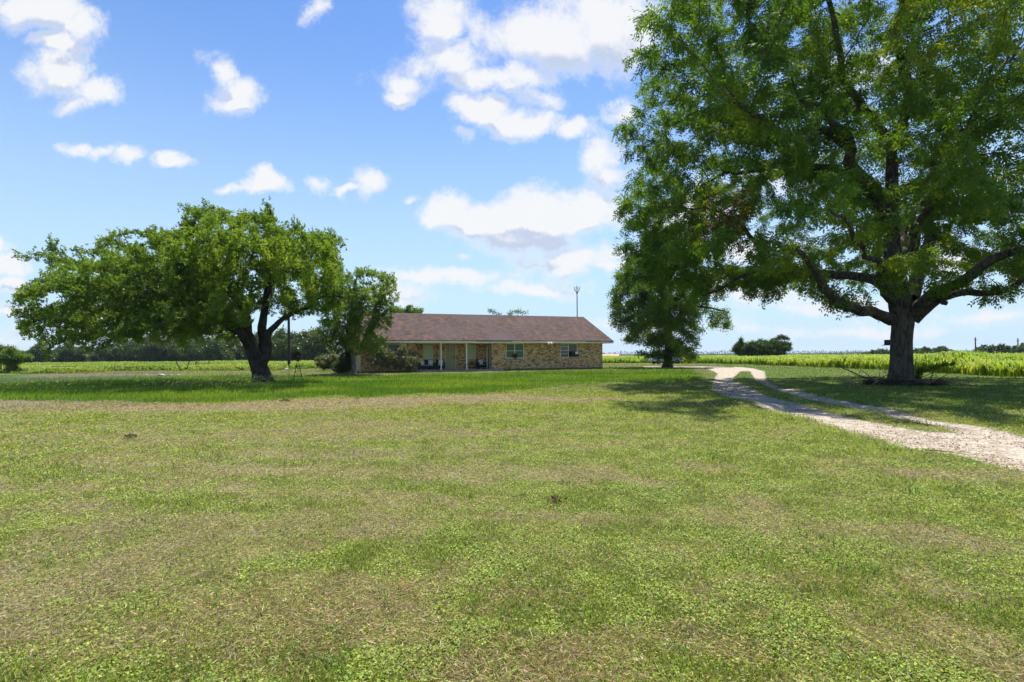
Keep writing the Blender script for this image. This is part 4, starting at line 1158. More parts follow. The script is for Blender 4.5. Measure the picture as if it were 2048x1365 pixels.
# ---- leaning oak at left
def oak():
    rng = np.random.default_rng(202)
    bx, by = G(527, 767); bz = gz(bx, by); Y0 = by
    def Q(l): return [tuple(W(p[0], p[1], Y0 + p[2])) for p in l]
    limbs = [
     (-1, [(bx, by, bz - .15)] + Q([(522, 745, 0), (514, 722, 0), (505, 702, 0), (492, 680, .1), (466, 645, .3), (432, 610, 1.0), (395, 580, 1.6), (350, 560, 2.0)]), [.52, .46, .43, .36, .28, .21, .15, .10, .05]),
     (0, Q([(517, 738, 0), (507, 698, -.2), (500, 665, -.3), (496, 640, -.4), (470, 590, -.6), (440, 540, -.8), (410, 490, -1), (390, 440, -1)]), [.34, .30, .26, .22, .17, .14, .10, .06]),
     (0, Q([(520, 738, .1), (523, 700, .3), (525, 660, .5), (531, 630, .6), (538, 580, 1), (540, 520, 1.2), (538, 460, 1.2), (540, 420, 1.2)]), [.33, .29, .25, .20, .16, .12, .09, .05]),
     (0, Q([(522, 736, -.1), (537, 695, -.2), (545, 662, -.3), (570, 640, -.4), (610, 615, -.2), (650, 600, 0), (690, 596, .3)]), [.25, .21, .17, .14, .11, .08, .05]),
     (0, Q([(500, 692, -.2), (475, 665, -1.4), (436, 644, -2.2), (390, 622, -2.6), (340, 604, -2.8)]), [.24, .19, .14, .09, .05]),
     (2, Q([(533, 600, .8), (560, 550, 2), (600, 510, 3), (640, 480, 3.6)]), [.18, .14, .10, .06]),
     (0, Q([(495, 683, .2), (470, 650, 2.2), (420, 600, 4), (340, 560, 5), (250, 540, 5.2)]), [.26, .21, .17, .12, .07]),
    ]
    L = []
    def add(px, py, dY, rx, rz, ry): L.append(px_lump(px, py, Y0 + dY, rx, rz, ry))
    for dY in (-3.4, 0, 3.2):
        f = .82 if dY else 1
        add(135, 600, dY, 78 * f, 70 * f, 2.6); add(240, 565, dY, 100 * f, 88 * f, 3); add(350, 540, dY, 105 * f, 90 * f, 3)
        add(440, 505, dY, 95 * f, 88 * f, 3); add(540, 505, dY, 85 * f, 80 * f, 3); add(625, 520, dY, 72 * f, 76 * f, 2.6)
        add(350, 630, dY, 130 * f, 42 * f, 2.6); add(470, 590, dY, 90 * f, 60 * f, 2.4)
    add(100, 525, 0, 30, 34, 2.2); add(120, 665, -1, 56, 34, 2.4); add(300, 668, -1.5, 90, 30, 2.8); add(410, 660, 1.5, 80, 32, 2.6); add(450, 640, -3, 70, 34, 2.0); add(580, 580, -2, 90, 50, 2.2); add(300, 500, 0, 90, 40, 3); add(200, 650, 1, 90, 34, 2.6); add(350, 672, -2.5, 80, 24, 2.2); add(430, 668, 2.5, 80, 26, 2.2); add(150, 690, -1, 60, 20, 2.2); add(330, 640, 3, 100, 34, 2.4); add(85, 655, 0, 46, 40, 2.2); add(395, 425, 0, 34, 26, 1.4); add(540, 425, 1, 26, 20, 1.2); add(600, 610, 0, 70, 34, 2); add(655, 500, 0, 34, 44, 2); add(200, 655, 0, 90, 40, 2.4); add(660, 625, .5, 34, 50, 1.6)
    for a_, b_ in [(385, 412), (402, 404), (430, 420), (455, 432), (530, 408), (548, 412), (575, 432), (620, 440), (655, 462), (676, 490), (150, 497), (200, 470), (250, 480), (300, 466), (340, 448), (75, 492), (112, 478), (45, 600), (32, 640), (58, 560), (690, 520)]: L.append(px_lump(a_, b_ + 8, Y0 + .5, 9, 16, .8))
    def vf(B, v, rg):
        yel = .30 * sstep(.45, .72, fbm(B[:, 0] * .35, B[:, 1] * .35, B[:, 2] * .5, o=2, seed=91))
        return np.clip(v * .85 + yel, 0, 1)
    return make_tree('leaning_oak', 'broad leaning oak with a forked dark trunk in the tall grass left of the house', 'tree', (bx, by, bz), limbs, L, 4800, 400000, (.120, .056), M['bark_oak'], M['oak_leaf'], rng,
        step=.42, infl=6, kill=.62, iters=100, tip=.010, e=2.45, thr_r=.026, tuft=True, kmain=30, nf=.55, thr=.44, spread=.26, flare=.22, vfun=vf, maxr=.10, up=.12)
oak()

def simple(name, label, cat, base, stems, lumps, natt, leafn, leaf, bark, lmat, seed, **kw):
    rng = np.random.default_rng(seed)
    a = dict(step=.45, infl=6, kill=.7, iters=60, tip=.010, e=2.4, thr_r=.03, kmain=12, spread=.3, flare=.2, maxr=.08)
    a.update(kw)
    return make_tree(name, label, cat, base, stems, lumps, natt, leafn, leaf, bark, lmat, rng, **a)

# ---- tree at the house corner
def corner_tree():
    Yc = 39.6; b = W(708, 745, Yc); bz = gz(b.x, Yc); base = (b.x, Yc, bz)
    def Q(l): return [tuple(W(p[0], p[1], Yc + p[2])) for p in l]
    st = [(-1, [(b.x, Yc, bz - .1)] + Q([(707, 720, 0), (704, 690, 0), (700, 660, 0), (702, 620, 0), (708, 580, 0), (715, 550, 0)]), [.17, .15, .14, .12, .10, .07, .04]),
          (0, Q([(706, 715, 0), (694, 690, .4), (680, 665, .6), (670, 640, .6), (664, 600, .4)]), [.11, .10, .08, .06, .04]),
          (0, Q([(706, 712, 0), (722, 684, -.5), (738, 655, -.8), (752, 620, -.9), (765, 590, -.8)]), [.11, .10, .08, .06, .04]),
          (0, Q([(704, 690, 0), (712, 660, -1), (722, 630, -1.6), (728, 590, -1.6)]), [.09, .08, .06, .04])]
    L = [px_lump(a, b_, Yc + d, rx * 1.12, rz * 1.08, 1.9) for a, b_, d, rx, rz in [(690, 620, 1, 44, 60), (680, 680, .8, 36, 30), (730, 610, -.4, 56, 60), (770, 600, 0, 26, 30), (780, 570, 0, 14, 14), (752, 685, -.8, 24, 22), (700, 590, 0, 48, 52), (735, 585, .3, 46, 46), (765, 565, 0, 26, 22), (705, 640, -.4, 46, 48), (745, 635, -.6, 40, 44), (672, 645, 0, 30, 44), (715, 555, 0, 30, 20), (740, 670, -.6, 34, 26), (775, 600, 0, 16, 20), (660, 680, 0, 22, 22), (712, 690, -.6, 30, 22)]]
    return simple('yard_tree', 'small bushy tree with pale stems leaning over the left end of the roof', 'tree', base, st, L, 2400, 85000, (.115, .054), M['bark_grey'], M['oak_leaf'], 303, kill=.42, step=.32, tuft=True, spread=.22, tip=.008, thr=.42, nf=.8)
corner_tree()

# ---- second pecan behind the drive
def pecan2():
    bx, by = G(1335, 737); by = min(by, 58); bz = gz(bx, by)
    def Q(l): return [tuple(W(p[0], p[1], by + p[2])) for p in l]
    bb = W(1335, 737, by); bx = bb.x; base = (bx, by, bz)
    st = [(-1, [(bx, by, bz - .15)] + Q([(1336, 722, 0), (1337, 700, 0), (1336, 660, 0), (1332, 610, 0), (1330, 560, 0), (1335, 510, 0), (1340, 470, 0)]), [.55, .45, .40, .34, .28, .20, .14, .08]),
          (0, Q([(1335, 650, 0), (1305, 610, 0), (1275, 575, 0), (1250, 550, 0)]), [.2, .16, .11, .06]), (0, Q([(1335, 660, 0), (1370, 620, 0), (1410, 615, 0), (1450, 625, 0)]), [.2, .16, .11, .06]),
          (0, Q([(1334, 640, 0), (1330, 600, -3), (1320, 560, -4)]), [.18, .14, .08])]
    L = [px_lump(a, b_, by + d, rx, rz, ry) for a, b_, d, rx, rz, ry in [(1340, 500, 0, 70, 60, 4), (1290, 560, 0, 60, 60, 4), (1360, 570, 0, 62, 60, 4), (1250, 600, 0, 38, 50, 3.4), (1300, 640, 0, 60, 52, 4), (1355, 650, -1, 48, 60, 4), (1335, 700, -1, 52, 20, 3.4), (1300, 600, -3, 50, 60, 2.6), (1362, 690, -1, 36, 30, 3), (1435, 648, 0, 26, 18, 1.6), (1455, 640, 0, 20, 22, 1.4), (1400, 620, 0, 26, 20, 2), (1240, 640, 0, 26, 30, 2), (1262, 670, 0, 24, 20, 2), (1380, 718, 0, 16, 14, 1.6), (1288, 712, -1, 20, 14, 2)]]
    return simple('pecan_tree', 'tall pecan with foliage nearly to the ground standing where the drive bends behind', 'tree', base, st, L, 2300, 120000, (.21, .085), M['bark_dark'], M['pecan_leaf'], 404, step=.6, kill=.75, tip=.014, thr_r=.04, spread=.42, sag=.5, nf=.3, thr=.38)
pecan2()

# ---- shrubs by the house
def vine_shrub():
    c = H(-19.6, -1.0, 0); z = gz(c.x, c.y)
    rr = random.Random(12); st = []
    O = Vector((c.x, c.y, z))
    for i in range(11):
        x = rr.uniform(-2.2, 2.2); p = O + Vector((x * .94, x * .34, 0)); pts = [tuple(p)]; d = Vector((rr.uniform(-.5, .5), rr.uniform(-.3, .3), 1)).normalized(); h = rr.uniform(1.0, 1.75)
        for j in range(5):
            d = (d + Vector((rr.uniform(-.5, .5), rr.uniform(-.3, .3), rr.uniform(-.35, .15)))).normalized(); p = p + d * h / 4; pts.append(tuple(p))
        st.append((-1 if i == 0 else 0, pts, [.03, .026, .022, .018, .014, .010]))
    # stems root in the soil on their own
    L = [(O.x + dx * .94, O.y + dx * .34, O.z + h, r, .6, .45) for dx, h, r in [(-1.7, .9, .7), (-.7, 1.35, .8), (.4, 1.45, .75), (1.5, 1.1, .8), (-.2, .8, 1.0), (1.1, .6, .8), (-1.2, 1.9, .35), (.5, 2.0, .4)]]
    return simple('vine_shrub', 'straggly vine shrub with bare curling stems against the left brick wall', 'shrub', (O.x, O.y, O.z), st, L, 900, 11000, (.10, .055), M['bark_grey'], M['bush_leaf'], 505, step=.16, kill=.2, infl=2, tip=.005, kmain=6, nf=1.2, thr=.42, spread=.16, flare=None, iters=50, maxr=.02)
vine_shrub()
def hedge():
    Yh = 50.0; b = W(668, 742, Yh); z = gz(b.x, Yh)
    L = [px_lump(a, b_, Yh + d, rx, rz, 1.1) for a, b_, d, rx, rz in [(648, 726, 0, 17, 15), (668, 724, 0, 20, 14), (690, 726, .3, 18, 13), (660, 736, -.4, 22, 9), (640, 732, 0, 9, 10), (700, 730, .5, 14, 12)]]
    st = [(-1, [(b.x, Yh, z - .1), (b.x - .1, Yh, z + .5), (b.x + .1, Yh, z + .9)], [.07, .05, .03])]
    return simple('vine_hedge', 'low olive vine covered hedge between the field and the house corner', 'hedge', (b.x, Yh, z), st, L, 900, 18000, (.13, .07), M['bark_grey'], M['bush_leaf'], 606, step=.22, kill=.28, tip=.006, spread=.2, thr=.3)
hedge()
def shaded_shrub():
    c = H(XL - 1.3, .6, 0); z = gz(c.x, c.y)
    L = [(c.x + dx, c.y, z + h, r, .7, r * .8) for dx, h, r in [(0, .8, .8), (-.5, .6, .6), (.3, 1.5, .6)]]
    st = [(-1, [(c.x, c.y, z - .1), (c.x, c.y, z + .5), (c.x, c.y, z + 1.0)], [.06, .05, .03])]
    return simple('dark_shrub', 'dark shrub in the shade at the left corner of the house', 'shrub', (c.x, c.y, z), st, L, 400, 9000, (.12, .06), M['bark_grey'], M['far_leaf'], 616, step=.22, kill=.28, tip=.006, spread=.2, thr=.3)
shaded_shrub()

def blob_tree(name, label, px, base_py, Y, lumps, natt, leafn, leaf, mat, seed, cat='tree', bark='bark_dark', group=None, **kw):
    b = W(px, base_py, Y); z = gz(b.x, Y)
    top = min(l[1] for l in lumps)
    t = W(px, top, Y).z
    L = [px_lump(a, b_, Y, rx, rz, ry) for a, b_, rx, rz, ry in lumps]
    hgt = max(t - z, 1.0); r0 = max(.06, hgt * .03)
    st = [(-1, [(b.x, Y, z - .2), (b.x, Y, z + hgt * .3), (b.x + .1, Y, z + hgt * .6), (b.x, Y, z + hgt * .9)], [r0, r0 * .8, r0 * .55, r0 * .25])]
    o = simple(name, label, cat, (b.x, Y, z), st, L, natt, leafn, leaf, M[bark], M[mat], seed, **kw)
    if group: o['group'] = group
    return o
# young tree at the far left, another cut by the frame
blob_tree('young_tree', 'young bright green tree at the left edge, dark at its base', 24, 747, 53, [(24, 715, 26, 12, 1.3), (30, 703, 14, 10, 1), (45, 715, 18, 7, 1), (22, 728, 14, 12, 1), (24, 738, 12, 8, .8), (28, 697, 8, 6, .7)], 420, 11000, (.16, .08), 'young_leaf', 707, step=.25, kill=.35)
blob_tree('young_tree', 'dark slim sapling cut off by the left edge of the photo', 2, 747, 56, [(4, 700, 9, 15, .9), (0, 718, 12, 14, 1), (-12, 725, 14, 14, 1)], 260, 7000, (.15, .07), 'far_leaf', 708, step=.25, kill=.35)
# dark bush on the right field
blob_tree('cedar_clump', 'wide dark cedar clump standing alone in the right field', 1522, 716, 88, [(1492, 700, 24, 12, 2), (1518, 697, 28, 13, 2.2), (1550, 697, 26, 14, 2.2), (1535, 704, 42, 10, 2.4), (1500, 706, 34, 9, 2.2), (1482, 686, 4, 12, .5), (1508, 683, 4, 8, .5), (1527, 682, 5, 9, .5), (1560, 680, 4, 12, .5), (1574, 686, 6, 12, .6), (1472, 696, 7, 10, .6), (1542, 684, 5, 9, .6), (1580, 694, 4, 8, .5)], 1700, 42000, (.34, .085), 'far_leaf', 709, step=.32, kill=.38, tip=.015, nf=.5, thr=.36, up=.25, sag=-.9)
# trees behind the house
blob_tree('back_tree', 'bright green treetop showing above the left end of the roof ridge', 815, 700, 76, [(815, 640, 30, 30, 3), (795, 622, 16, 10, 1.6), (825, 618, 14, 8, 1.4), (842, 622, 9, 8, 1), (812, 630, 30, 12, 2)], 900, 14000, (.26, .13), 'young_leaf', 710, step=.45, kill=.6)
blob_tree('back_tree', 'thin sprigs of a tree peeking over the middle of the roof ridge', 1015, 700, 72, [(978, 622, 4, 11, .6), (996, 628, 5, 7, .6), (1014, 632, 8, 6, .8), (1024, 624, 5, 8, .6), (1035, 622, 6, 9, .7), (1046, 630, 5, 6, .5), (1059, 626, 3, 7, .4), (1015, 655, 45, 18, 2)], 700, 3200, (.24, .13), 'far_leaf', 711, step=.4, kill=.5, nf=1, thr=.38)
# right-hand far trees
rg_ = 'trees beyond the tall crop on the right'
blob_tree('field_tree', 'broad grey green tree just right of the big pecan trunk', 1862, 720, 150, [(1862, 702, 32, 11, 4), (1880, 704, 26, 9, 4), (1845, 705, 16, 8, 3)], 800, 16000, (.5, .22), 'far_leaf', 712, step=.9, kill=1.1, infl=12, tip=.03, group=rg_)
blob_tree('field_tree', 'low shrubby tree beyond the crop left of the first utility pole', 1915, 720, 160, [(1915, 709, 26, 7, 4), (1900, 708, 14, 6, 3)], 500, 9000, (.5, .22), 'far_leaf', 713, step=.9, kill=1.1, infl=12, tip=.03, group=rg_)
blob_tree('field_tree', 'round topped tree beyond the crop between the two utility poles', 1980, 720, 150, [(1985, 700, 26, 12, 4), (1960, 706, 24, 9, 3), (1995, 706, 20, 8, 3)], 800, 15000, (.5, .22), 'far_leaf', 714, step=.9, kill=1.1, infl=12, tip=.03, group=rg_)
blob_tree('field_tree', 'tree beyond the crop at the right edge of the photo', 2035, 720, 152, [(2030, 702, 22, 12, 4), (2060, 700, 30, 14, 4)], 700, 13000, (.5, .22), 'far_leaf', 715, step=.9, kill=1.1, infl=12, tip=.03, group=rg_)
blob_tree('field_tree', 'low dark tree beyond the crop just left of the big pecan trunk', 1752, 720, 170, [(1755, 707, 26, 6, 4), (1770, 705, 14, 7, 3), (1735, 710, 20, 4, 3)], 500, 9000, (.5, .22), 'far_leaf', 716, step=.9, kill=1.1, infl=12, tip=.03, group=rg_)

# treeline beyond the left field: a few built trees, then copies with their parts
tl_g = 'dark cedars in the row beyond the left field'; tl_l = 'dark cedar tree in the row beyond the left field'
protos = []
for i, (hw, top) in enumerate([(4.6, 5.0), (4.0, 6.2), (5.2, 5.6)]):
    rr = random.Random(40 + i); Y = 150
    L = []
    for j in range(9): L.append((rr.uniform(-hw, hw) * .65, rr.uniform(-1.5, 1.5), rr.uniform(.22, .62) * top, hw * .42, hw * .4, top * .24))
    for j in range(4): L.append((rr.uniform(-hw, hw) * .6, rr.uniform(-1, 1), top * rr.uniform(.75, .9), .6, .6, top * .14))
    st = [(-1, [(0, 0, -.2), (0, 0, top * .3), (.1, 0, top * .6), (0, 0, top * .85)], [.2, .16, .1, .05])]
    o = simple('cedar_tree', tl_l, 'tree', (0, 0, 0), st, L, 800, 12000, (.42, .20), M['bark_dark'], M['far_leaf'], 800 + i, step=.6, kill=.7, infl=8, tip=.02, spread=.5, thr=.32)
    o['group'] = tl_g; protos.append(o)
def copy_tree(o):
    c = o.copy(); COL.objects.link(c)
    for ch in o.children:
        d = ch.copy(); COL.objects.link(d); d.parent = c
    return c
rr = random.Random(77); used = set()
for i, px in enumerate(range(-150, 650, 20)):
    k = rr.randrange(3); src = protos[k]
    o = src if k not in used else copy_tree(src); used.add(k)
    Yt = rr.uniform(138, 160) if px < 540 else rr.uniform(112, 125)
    x = ray(px + rr.uniform(-10, 10), 710)[0] * Yt
    o.location = (x, Yt, gz(x, Yt) - .2); s = rr.uniform(.85, 1.3) * (1.05 if px > 230 else .85); o.scale = (s * rr.uniform(.9, 1.2), s, s * (1.2 if px > 240 else 1)); o.rotation_euler = (0, 0, rr.uniform(-.5, .5))
for k in range(3):
    if k not in used:
        for ch in list(protos[k].children): bpy.data.objects.remove(ch)
        bpy.data.objects.remove(protos[k])

# far woods on the rising ground: uncountable mass
def woods():
    rg = np.random.default_rng(66)
    Bs = []; sz = []
    for (Y, px0, px1, h, n) in [(520, 1190, 2200, 5.0, 16000), (900, 1100, 2100, 10, 14000), (360, 1560, 2150, 3.2, 9000), (420, -300, 720, 7, 9000), (600, 640, 1240, 8, 6000), (1500, -600, 2600, 16, 14000)]:
        px = rg.uniform(px0, px1, n); a = (px - 1024) / 1024
        dY = rg.uniform(-.04, .04, n) * Y
        x = a * (Y + dY); y = Y + dY
        top = h * (.35 + .9 * fbm(x * 30 / Y * .6 + Y, y * 0, o=3, seed=int(Y)))
        z = ground_z(x, y) + rg.random(n) * top
        Bs.append(np.stack([x, y, z], 1)); sz.append(np.full(n, Y * .0022))
    B_ = np.concatenate(Bs); s_ = np.concatenate(sz); n = len(B_)
    D_ = norm(rg.normal(size=(n, 3))); S_ = norm(np.cross(D_, rg.normal(size=(n, 3))))
    V, F = leaf_quads(B_, D_, S_, s_ * rg.uniform(.8, 1.6, n), s_ * rg.uniform(.6, 1.2, n))
    o = np_mesh('distant_woods', V, F, 4, M['far_leaf'], None, fattr=rg.random(n) * .6); tag(o, 'low band of distant woods along the horizon', 'woods', kind='stuff')
woods()

# ---- brush around the pecan trunk
def brush():
    bx, by = G(1803, 770); z = gz(bx, by); rr = random.Random(31)
    e = empty('brush_pile', (bx, by - .6, z)); tag(e, 'pile of dead branches and sticks heaped around the big pecan trunk', 'brush pile')
    for i in range(46):
        a = rr.uniform(0, 2 * math.pi); r = rr.uniform(.6, 1.45)
        x = math.cos(a) * r * 1.05 - .15; y = math.sin(a) * r * .65 + .35
        ang = a + rr.choice([1.57, -1.57, 0]) + rr.uniform(-.6, .6)
        mb = MB(); stick(mb, (x, y, rr.uniform(.02, .28)), (math.cos(ang), math.sin(ang), rr.uniform(-.05, .30)), rr.uniform(.6, 1.9), rr.uniform(.012, .035), rr, 6, .28)
        mb.build('stick', M['wood_old'] if i % 3 else M['wood_dark'], e)
    for (p, d, L, r) in [((-1.6, -.3, .05), (-.75, .05, .55), 1.0, .035), ((-2.1, -.4, 0), (.8, .1, .55), 1.3, .04), ((-.6, -.5, .30), (1, .05, -.05), 2.1, .035)]:
        mb = MB(); stick(mb, p, d, L, r, rr, 5, .12); mb.build('stick', M['wood_old'], e)
    # leaf litter heaped between the sticks
    rg = np.random.default_rng(3); n = 9000
    a = rg.uniform(0, 2 * np.pi, n); r = np.sqrt(rg.random(n)) * 1.45 + .1
    B_ = np.stack([np.cos(a) * r * 1.1, np.sin(a) * r * .7 + .45, rg.random(n) * .22 * np.clip(1.6 - r * .5, .2, 1)], 1)
    D_ = norm(rg.normal(size=(n, 3))); S_ = norm(np.cross(D_, rg.normal(size=(n, 3))))
    V, F = leaf_quads(B_, D_, S_, rg.uniform(.04, .10, n), rg.uniform(.02, .04, n))
    o = np_mesh('leaf_litter', V, F, 4, plain('brown_litter', (.085, .06, .042), .9, var=.5, scale=30), e); o['kind'] = 'stuff'
    # leaning stick and leafy fallen branch
    px, py = G(1857, 768); mb = MB(); p = Vector((0, 0, 0)); q = W(1878, 712, py) - Vector((px, py, gz(px, py)))
    mb.rod(p, p.lerp(q, .55) + Vector((.02, 0, 0)), .022, .017, 6); mb.rod(p.lerp(q, .55) + Vector((.02, 0, 0)), q, .017, .008, 6)
    o = mb.build('leaning_branch', M['wood_dark']); o.location = (px, py, gz(px, py)); tag(o, 'long bare stick leaning up out of the brush right of the big trunk', 'branch')
    Yb = by - .2
    L = [px_lump(a, b_, Yb, rx, rz, .25) for a, b_, rx, rz in [(1840, 742, 12, 8), (1855, 738, 14, 5), (1872, 733, 14, 4), (1890, 728, 14, 4), (1905, 727, 10, 4), (1836, 752, 6, 10)]]
    s0 = W(1826, 755, Yb)
    st = [(-1, [tuple(W(1826, 758, Yb)), tuple(W(1845, 742, Yb)), tuple(W(1875, 733, Yb)), tuple(W(1905, 727, Yb))], [.025, .02, .014, .008])]
    simple('fallen_branch', 'fallen leafy branch sticking out sideways right of the big trunk', 'branch', tuple(s0), st, L, 260, 1500, (.09, .04), M['bark_dark'], M['pecan_leaf'], 909, step=.12, kill=.15, infl=1.5, tip=.004, kmain=6, spread=.08, flare=None, nf=1, thr=.2, maxr=.01)
brush()
# nest box nailed on trunk
nb = empty('nest_box', tuple(W(1773, 690, G(1803, 770)[1] - .05))); tag(nb, 'small dark wooden box with a ledge fixed to the left side of the big trunk', 'nest box')
mb = MB(); mb.b(-.04, .10, -.09, .09, 0, .22); mb.build('box', M['wood_dark'], nb)
mb = MB(); mb.b(-.14, .10, -.10, .10, -.03, -.002); mb.build('ledge', M['wood_dark'], nb)

# ================================================================== GRASS
def scatter(n, r0, r1, q, th0, th1, rng):
    """polar scatter around the standpoint, area density falling as r^-(1+q)"""
    u = rng.random(n); e = 1 - q
    r = (r0 ** e + u * (r1 ** e - r0 ** e)) ** (1 / e) if abs(e) > 1e-6 else r0 * (r1 / r0) ** u
    t = rng.uniform(R(th0), R(th1), n)
    return r * np.sin(t), r * np.cos(t), r
def rnd_col(base, rng, n, lo=.65, hi=1.35, hue=.12):
    c = np.tile(np.asarray(base)[None], (n, 1)) if np.ndim(base) == 1 else base.copy()
    c = c * rng.uniform(lo, hi, (n, 1)); c[:, 0] *= rng.uniform(1 - hue, 1 + hue * 1.5, n); return c
def lawn():
    rng = np.random.default_rng(1)
    X, Y, r = scatter(1000000, 1.75, 21, 1.2, -56, 62, rng)
    Z = zones(X, Y)
    ok = (Z['dsd'] > -.04 + .25 * (rng.random(len(X)) - .75)) & (Z['lush'] < .55)
    ok &= ~((Z['dsd'] < .25) & (rng.random(len(X)) < .35))
    X, Y, r = X[ok], Y[ok], r[ok]; Z = {k: v[ok] for k, v in Z.items()}
    n = len(X); gzv = ground_z(X, Y)
    u = rng.random(n); dry = Z['dry']
    patch = fbm(X * 4.5, Y * 4.5, o=3, seed=71)
    p_st = np.minimum(.24 + .42 * dry + .3 * Z['straw'], .95); p_lf = (1 - p_st) * (.18 + .55 * sstep(.40, .60, patch))
    st = u < p_st; lf = (~st) & (u < p_st + p_lf); bl = ~(st | lf)
    s = np.maximum(1, r / 4.6) ** .78
    hmod = (.65 + .5 * sstep(.35, .7, fbm(X * 1.4, Y * 1.4, o=3, seed=73)))
    az = rng.uniform(0, 2 * np.pi, n)
    D = np.zeros((n, 3)); L = np.zeros(n); Wd = np.zeros(n); z = np.zeros(n)
    tilt = np.where(bl, rng.uniform(.15, .9, n), np.where(lf, rng.uniform(.9, 1.5, n), rng.uniform(1.15, 1.62, n)))
    D[:, 0] = np.sin(tilt) * np.cos(az); D[:, 1] = np.sin(tilt) * np.sin(az); D[:, 2] = np.cos(tilt)
    L[bl] = (rng.uniform(.022, .055, n) * s ** .7 * hmod)[bl]; Wd[bl] = (rng.uniform(.0035, .0065, n) * s)[bl]
    L[lf] = (rng.uniform(.009, .020, n) * s ** .9)[lf]; Wd[lf] = L[lf] * rng.uniform(.6, .95, n)[lf]; z[lf] = (rng.uniform(.004, .028, n) * s ** .5)[lf]
    L[st] = (rng.uniform(.015, .05, n) * (1 + .8 * (rng.random(n) > .93)) * s ** .6)[st]; Wd[st] = (rng.uniform(.0022, .0045, n) * s)[st]; z[st] = (rng.uniform(.0, .020, n) * (1 + .8 * dry) * s ** .5)[st]
    S = norm(np.cross(D, norm(rng.normal(size=(n, 3)) * [1, 1, .2])))
    S[lf] = norm(np.cross(D[lf], norm(rng.normal(0, .35, (lf.sum(), 3)) + [0, 0, 1.0])))
    g1 = np.array([.140, .220, .036]); g2 = np.array([.265, .310, .085]); g3 = np.array([.098, .162, .034])
    cg = mixc(mixc(g3[None], g1[None], sstep(.25, .5, patch)), g2[None], rng.random(n) * .75)
    cg = mixc(cg, YEL[None] * .85, sstep(6, 15, r) * .45)
    cg = mixc(cg, (g3 * .6 + np.array([.045, .13, .012]) * .5)[None], Z['right'] * .8)  # shaded lawn under the pecan: blades painted deeper green
    ct = mixc(np.array([[.385, .335, .245]]), np.array([[.20, .15, .11]]), rng.random(n) ** 1.3)
    ct = mixc(ct, np.array([[.50, .43, .28]]), (rng.random(n) > .92) * .7)
    c = np.where(st[:, None], ct, cg)
    c = rnd_col(np.minimum(c * np.array([[1.62, 1.58, 1.40]]), .66), rng, n, .45, 1.35, .14)
    B = np.stack([X, Y, gzv + z - .002], 1)
    V, F = leaf_quads(B, D, S, L, Wd)
    o = np_mesh('lawn_grass', V, F, 4, M['grass'], None, fcol=c); tag(o, 'mown mix of short grass, clover and dry clippings on the lawn', 'grass', kind='stuff')
lawn()
def lawn_far():
    rng = np.random.default_rng(2)
    X, Y, r = scatter(150000, 19, 75, 1.3, -50, 52, rng)
    Z = zones(X, Y)
    ok = (Z['dsd'] > .0) & (Z['lush'] < .5) & (Z['crop'] < .3) & (Z['fl'] < .3) & ~((X < 9) & (X > -12) & (Y > 42 + (X + 12) * .36) & (Y < 62 + X * .36))
    X, Y, r = X[ok], Y[ok], r[ok]; Z = {k: v[ok] for k, v in Z.items()}; n = len(X)
    az = rng.uniform(0, 2 * np.pi, n); tilt = rng.uniform(.1, .9, n)
    D = np.stack([np.sin(tilt) * np.cos(az), np.sin(tilt) * np.sin(az), np.cos(tilt)], 1)
    S = norm(np.cross(D, rng.normal(size=(n, 3))))
    L = rng.uniform(.04, .085, n) * (r / 20) ** .4; Wd = .014 * (r / 20)
    base = ground_col(X, Y, Z); c = rnd_col(base * 1.05, rng, n, .6, 1.45, .12)
    B = np.stack([X, Y, ground_z(X, Y) - .004], 1); V, F = leaf_quads(B, D, S, L, Wd * rng.uniform(.7, 1.3, n))
    o = np_mesh('short_grass', V, F, 4, M['grass'], None, fcol=c); tag(o, 'short mown grass around the house and the big pecan', 'grass', kind='stuff')
lawn_far()
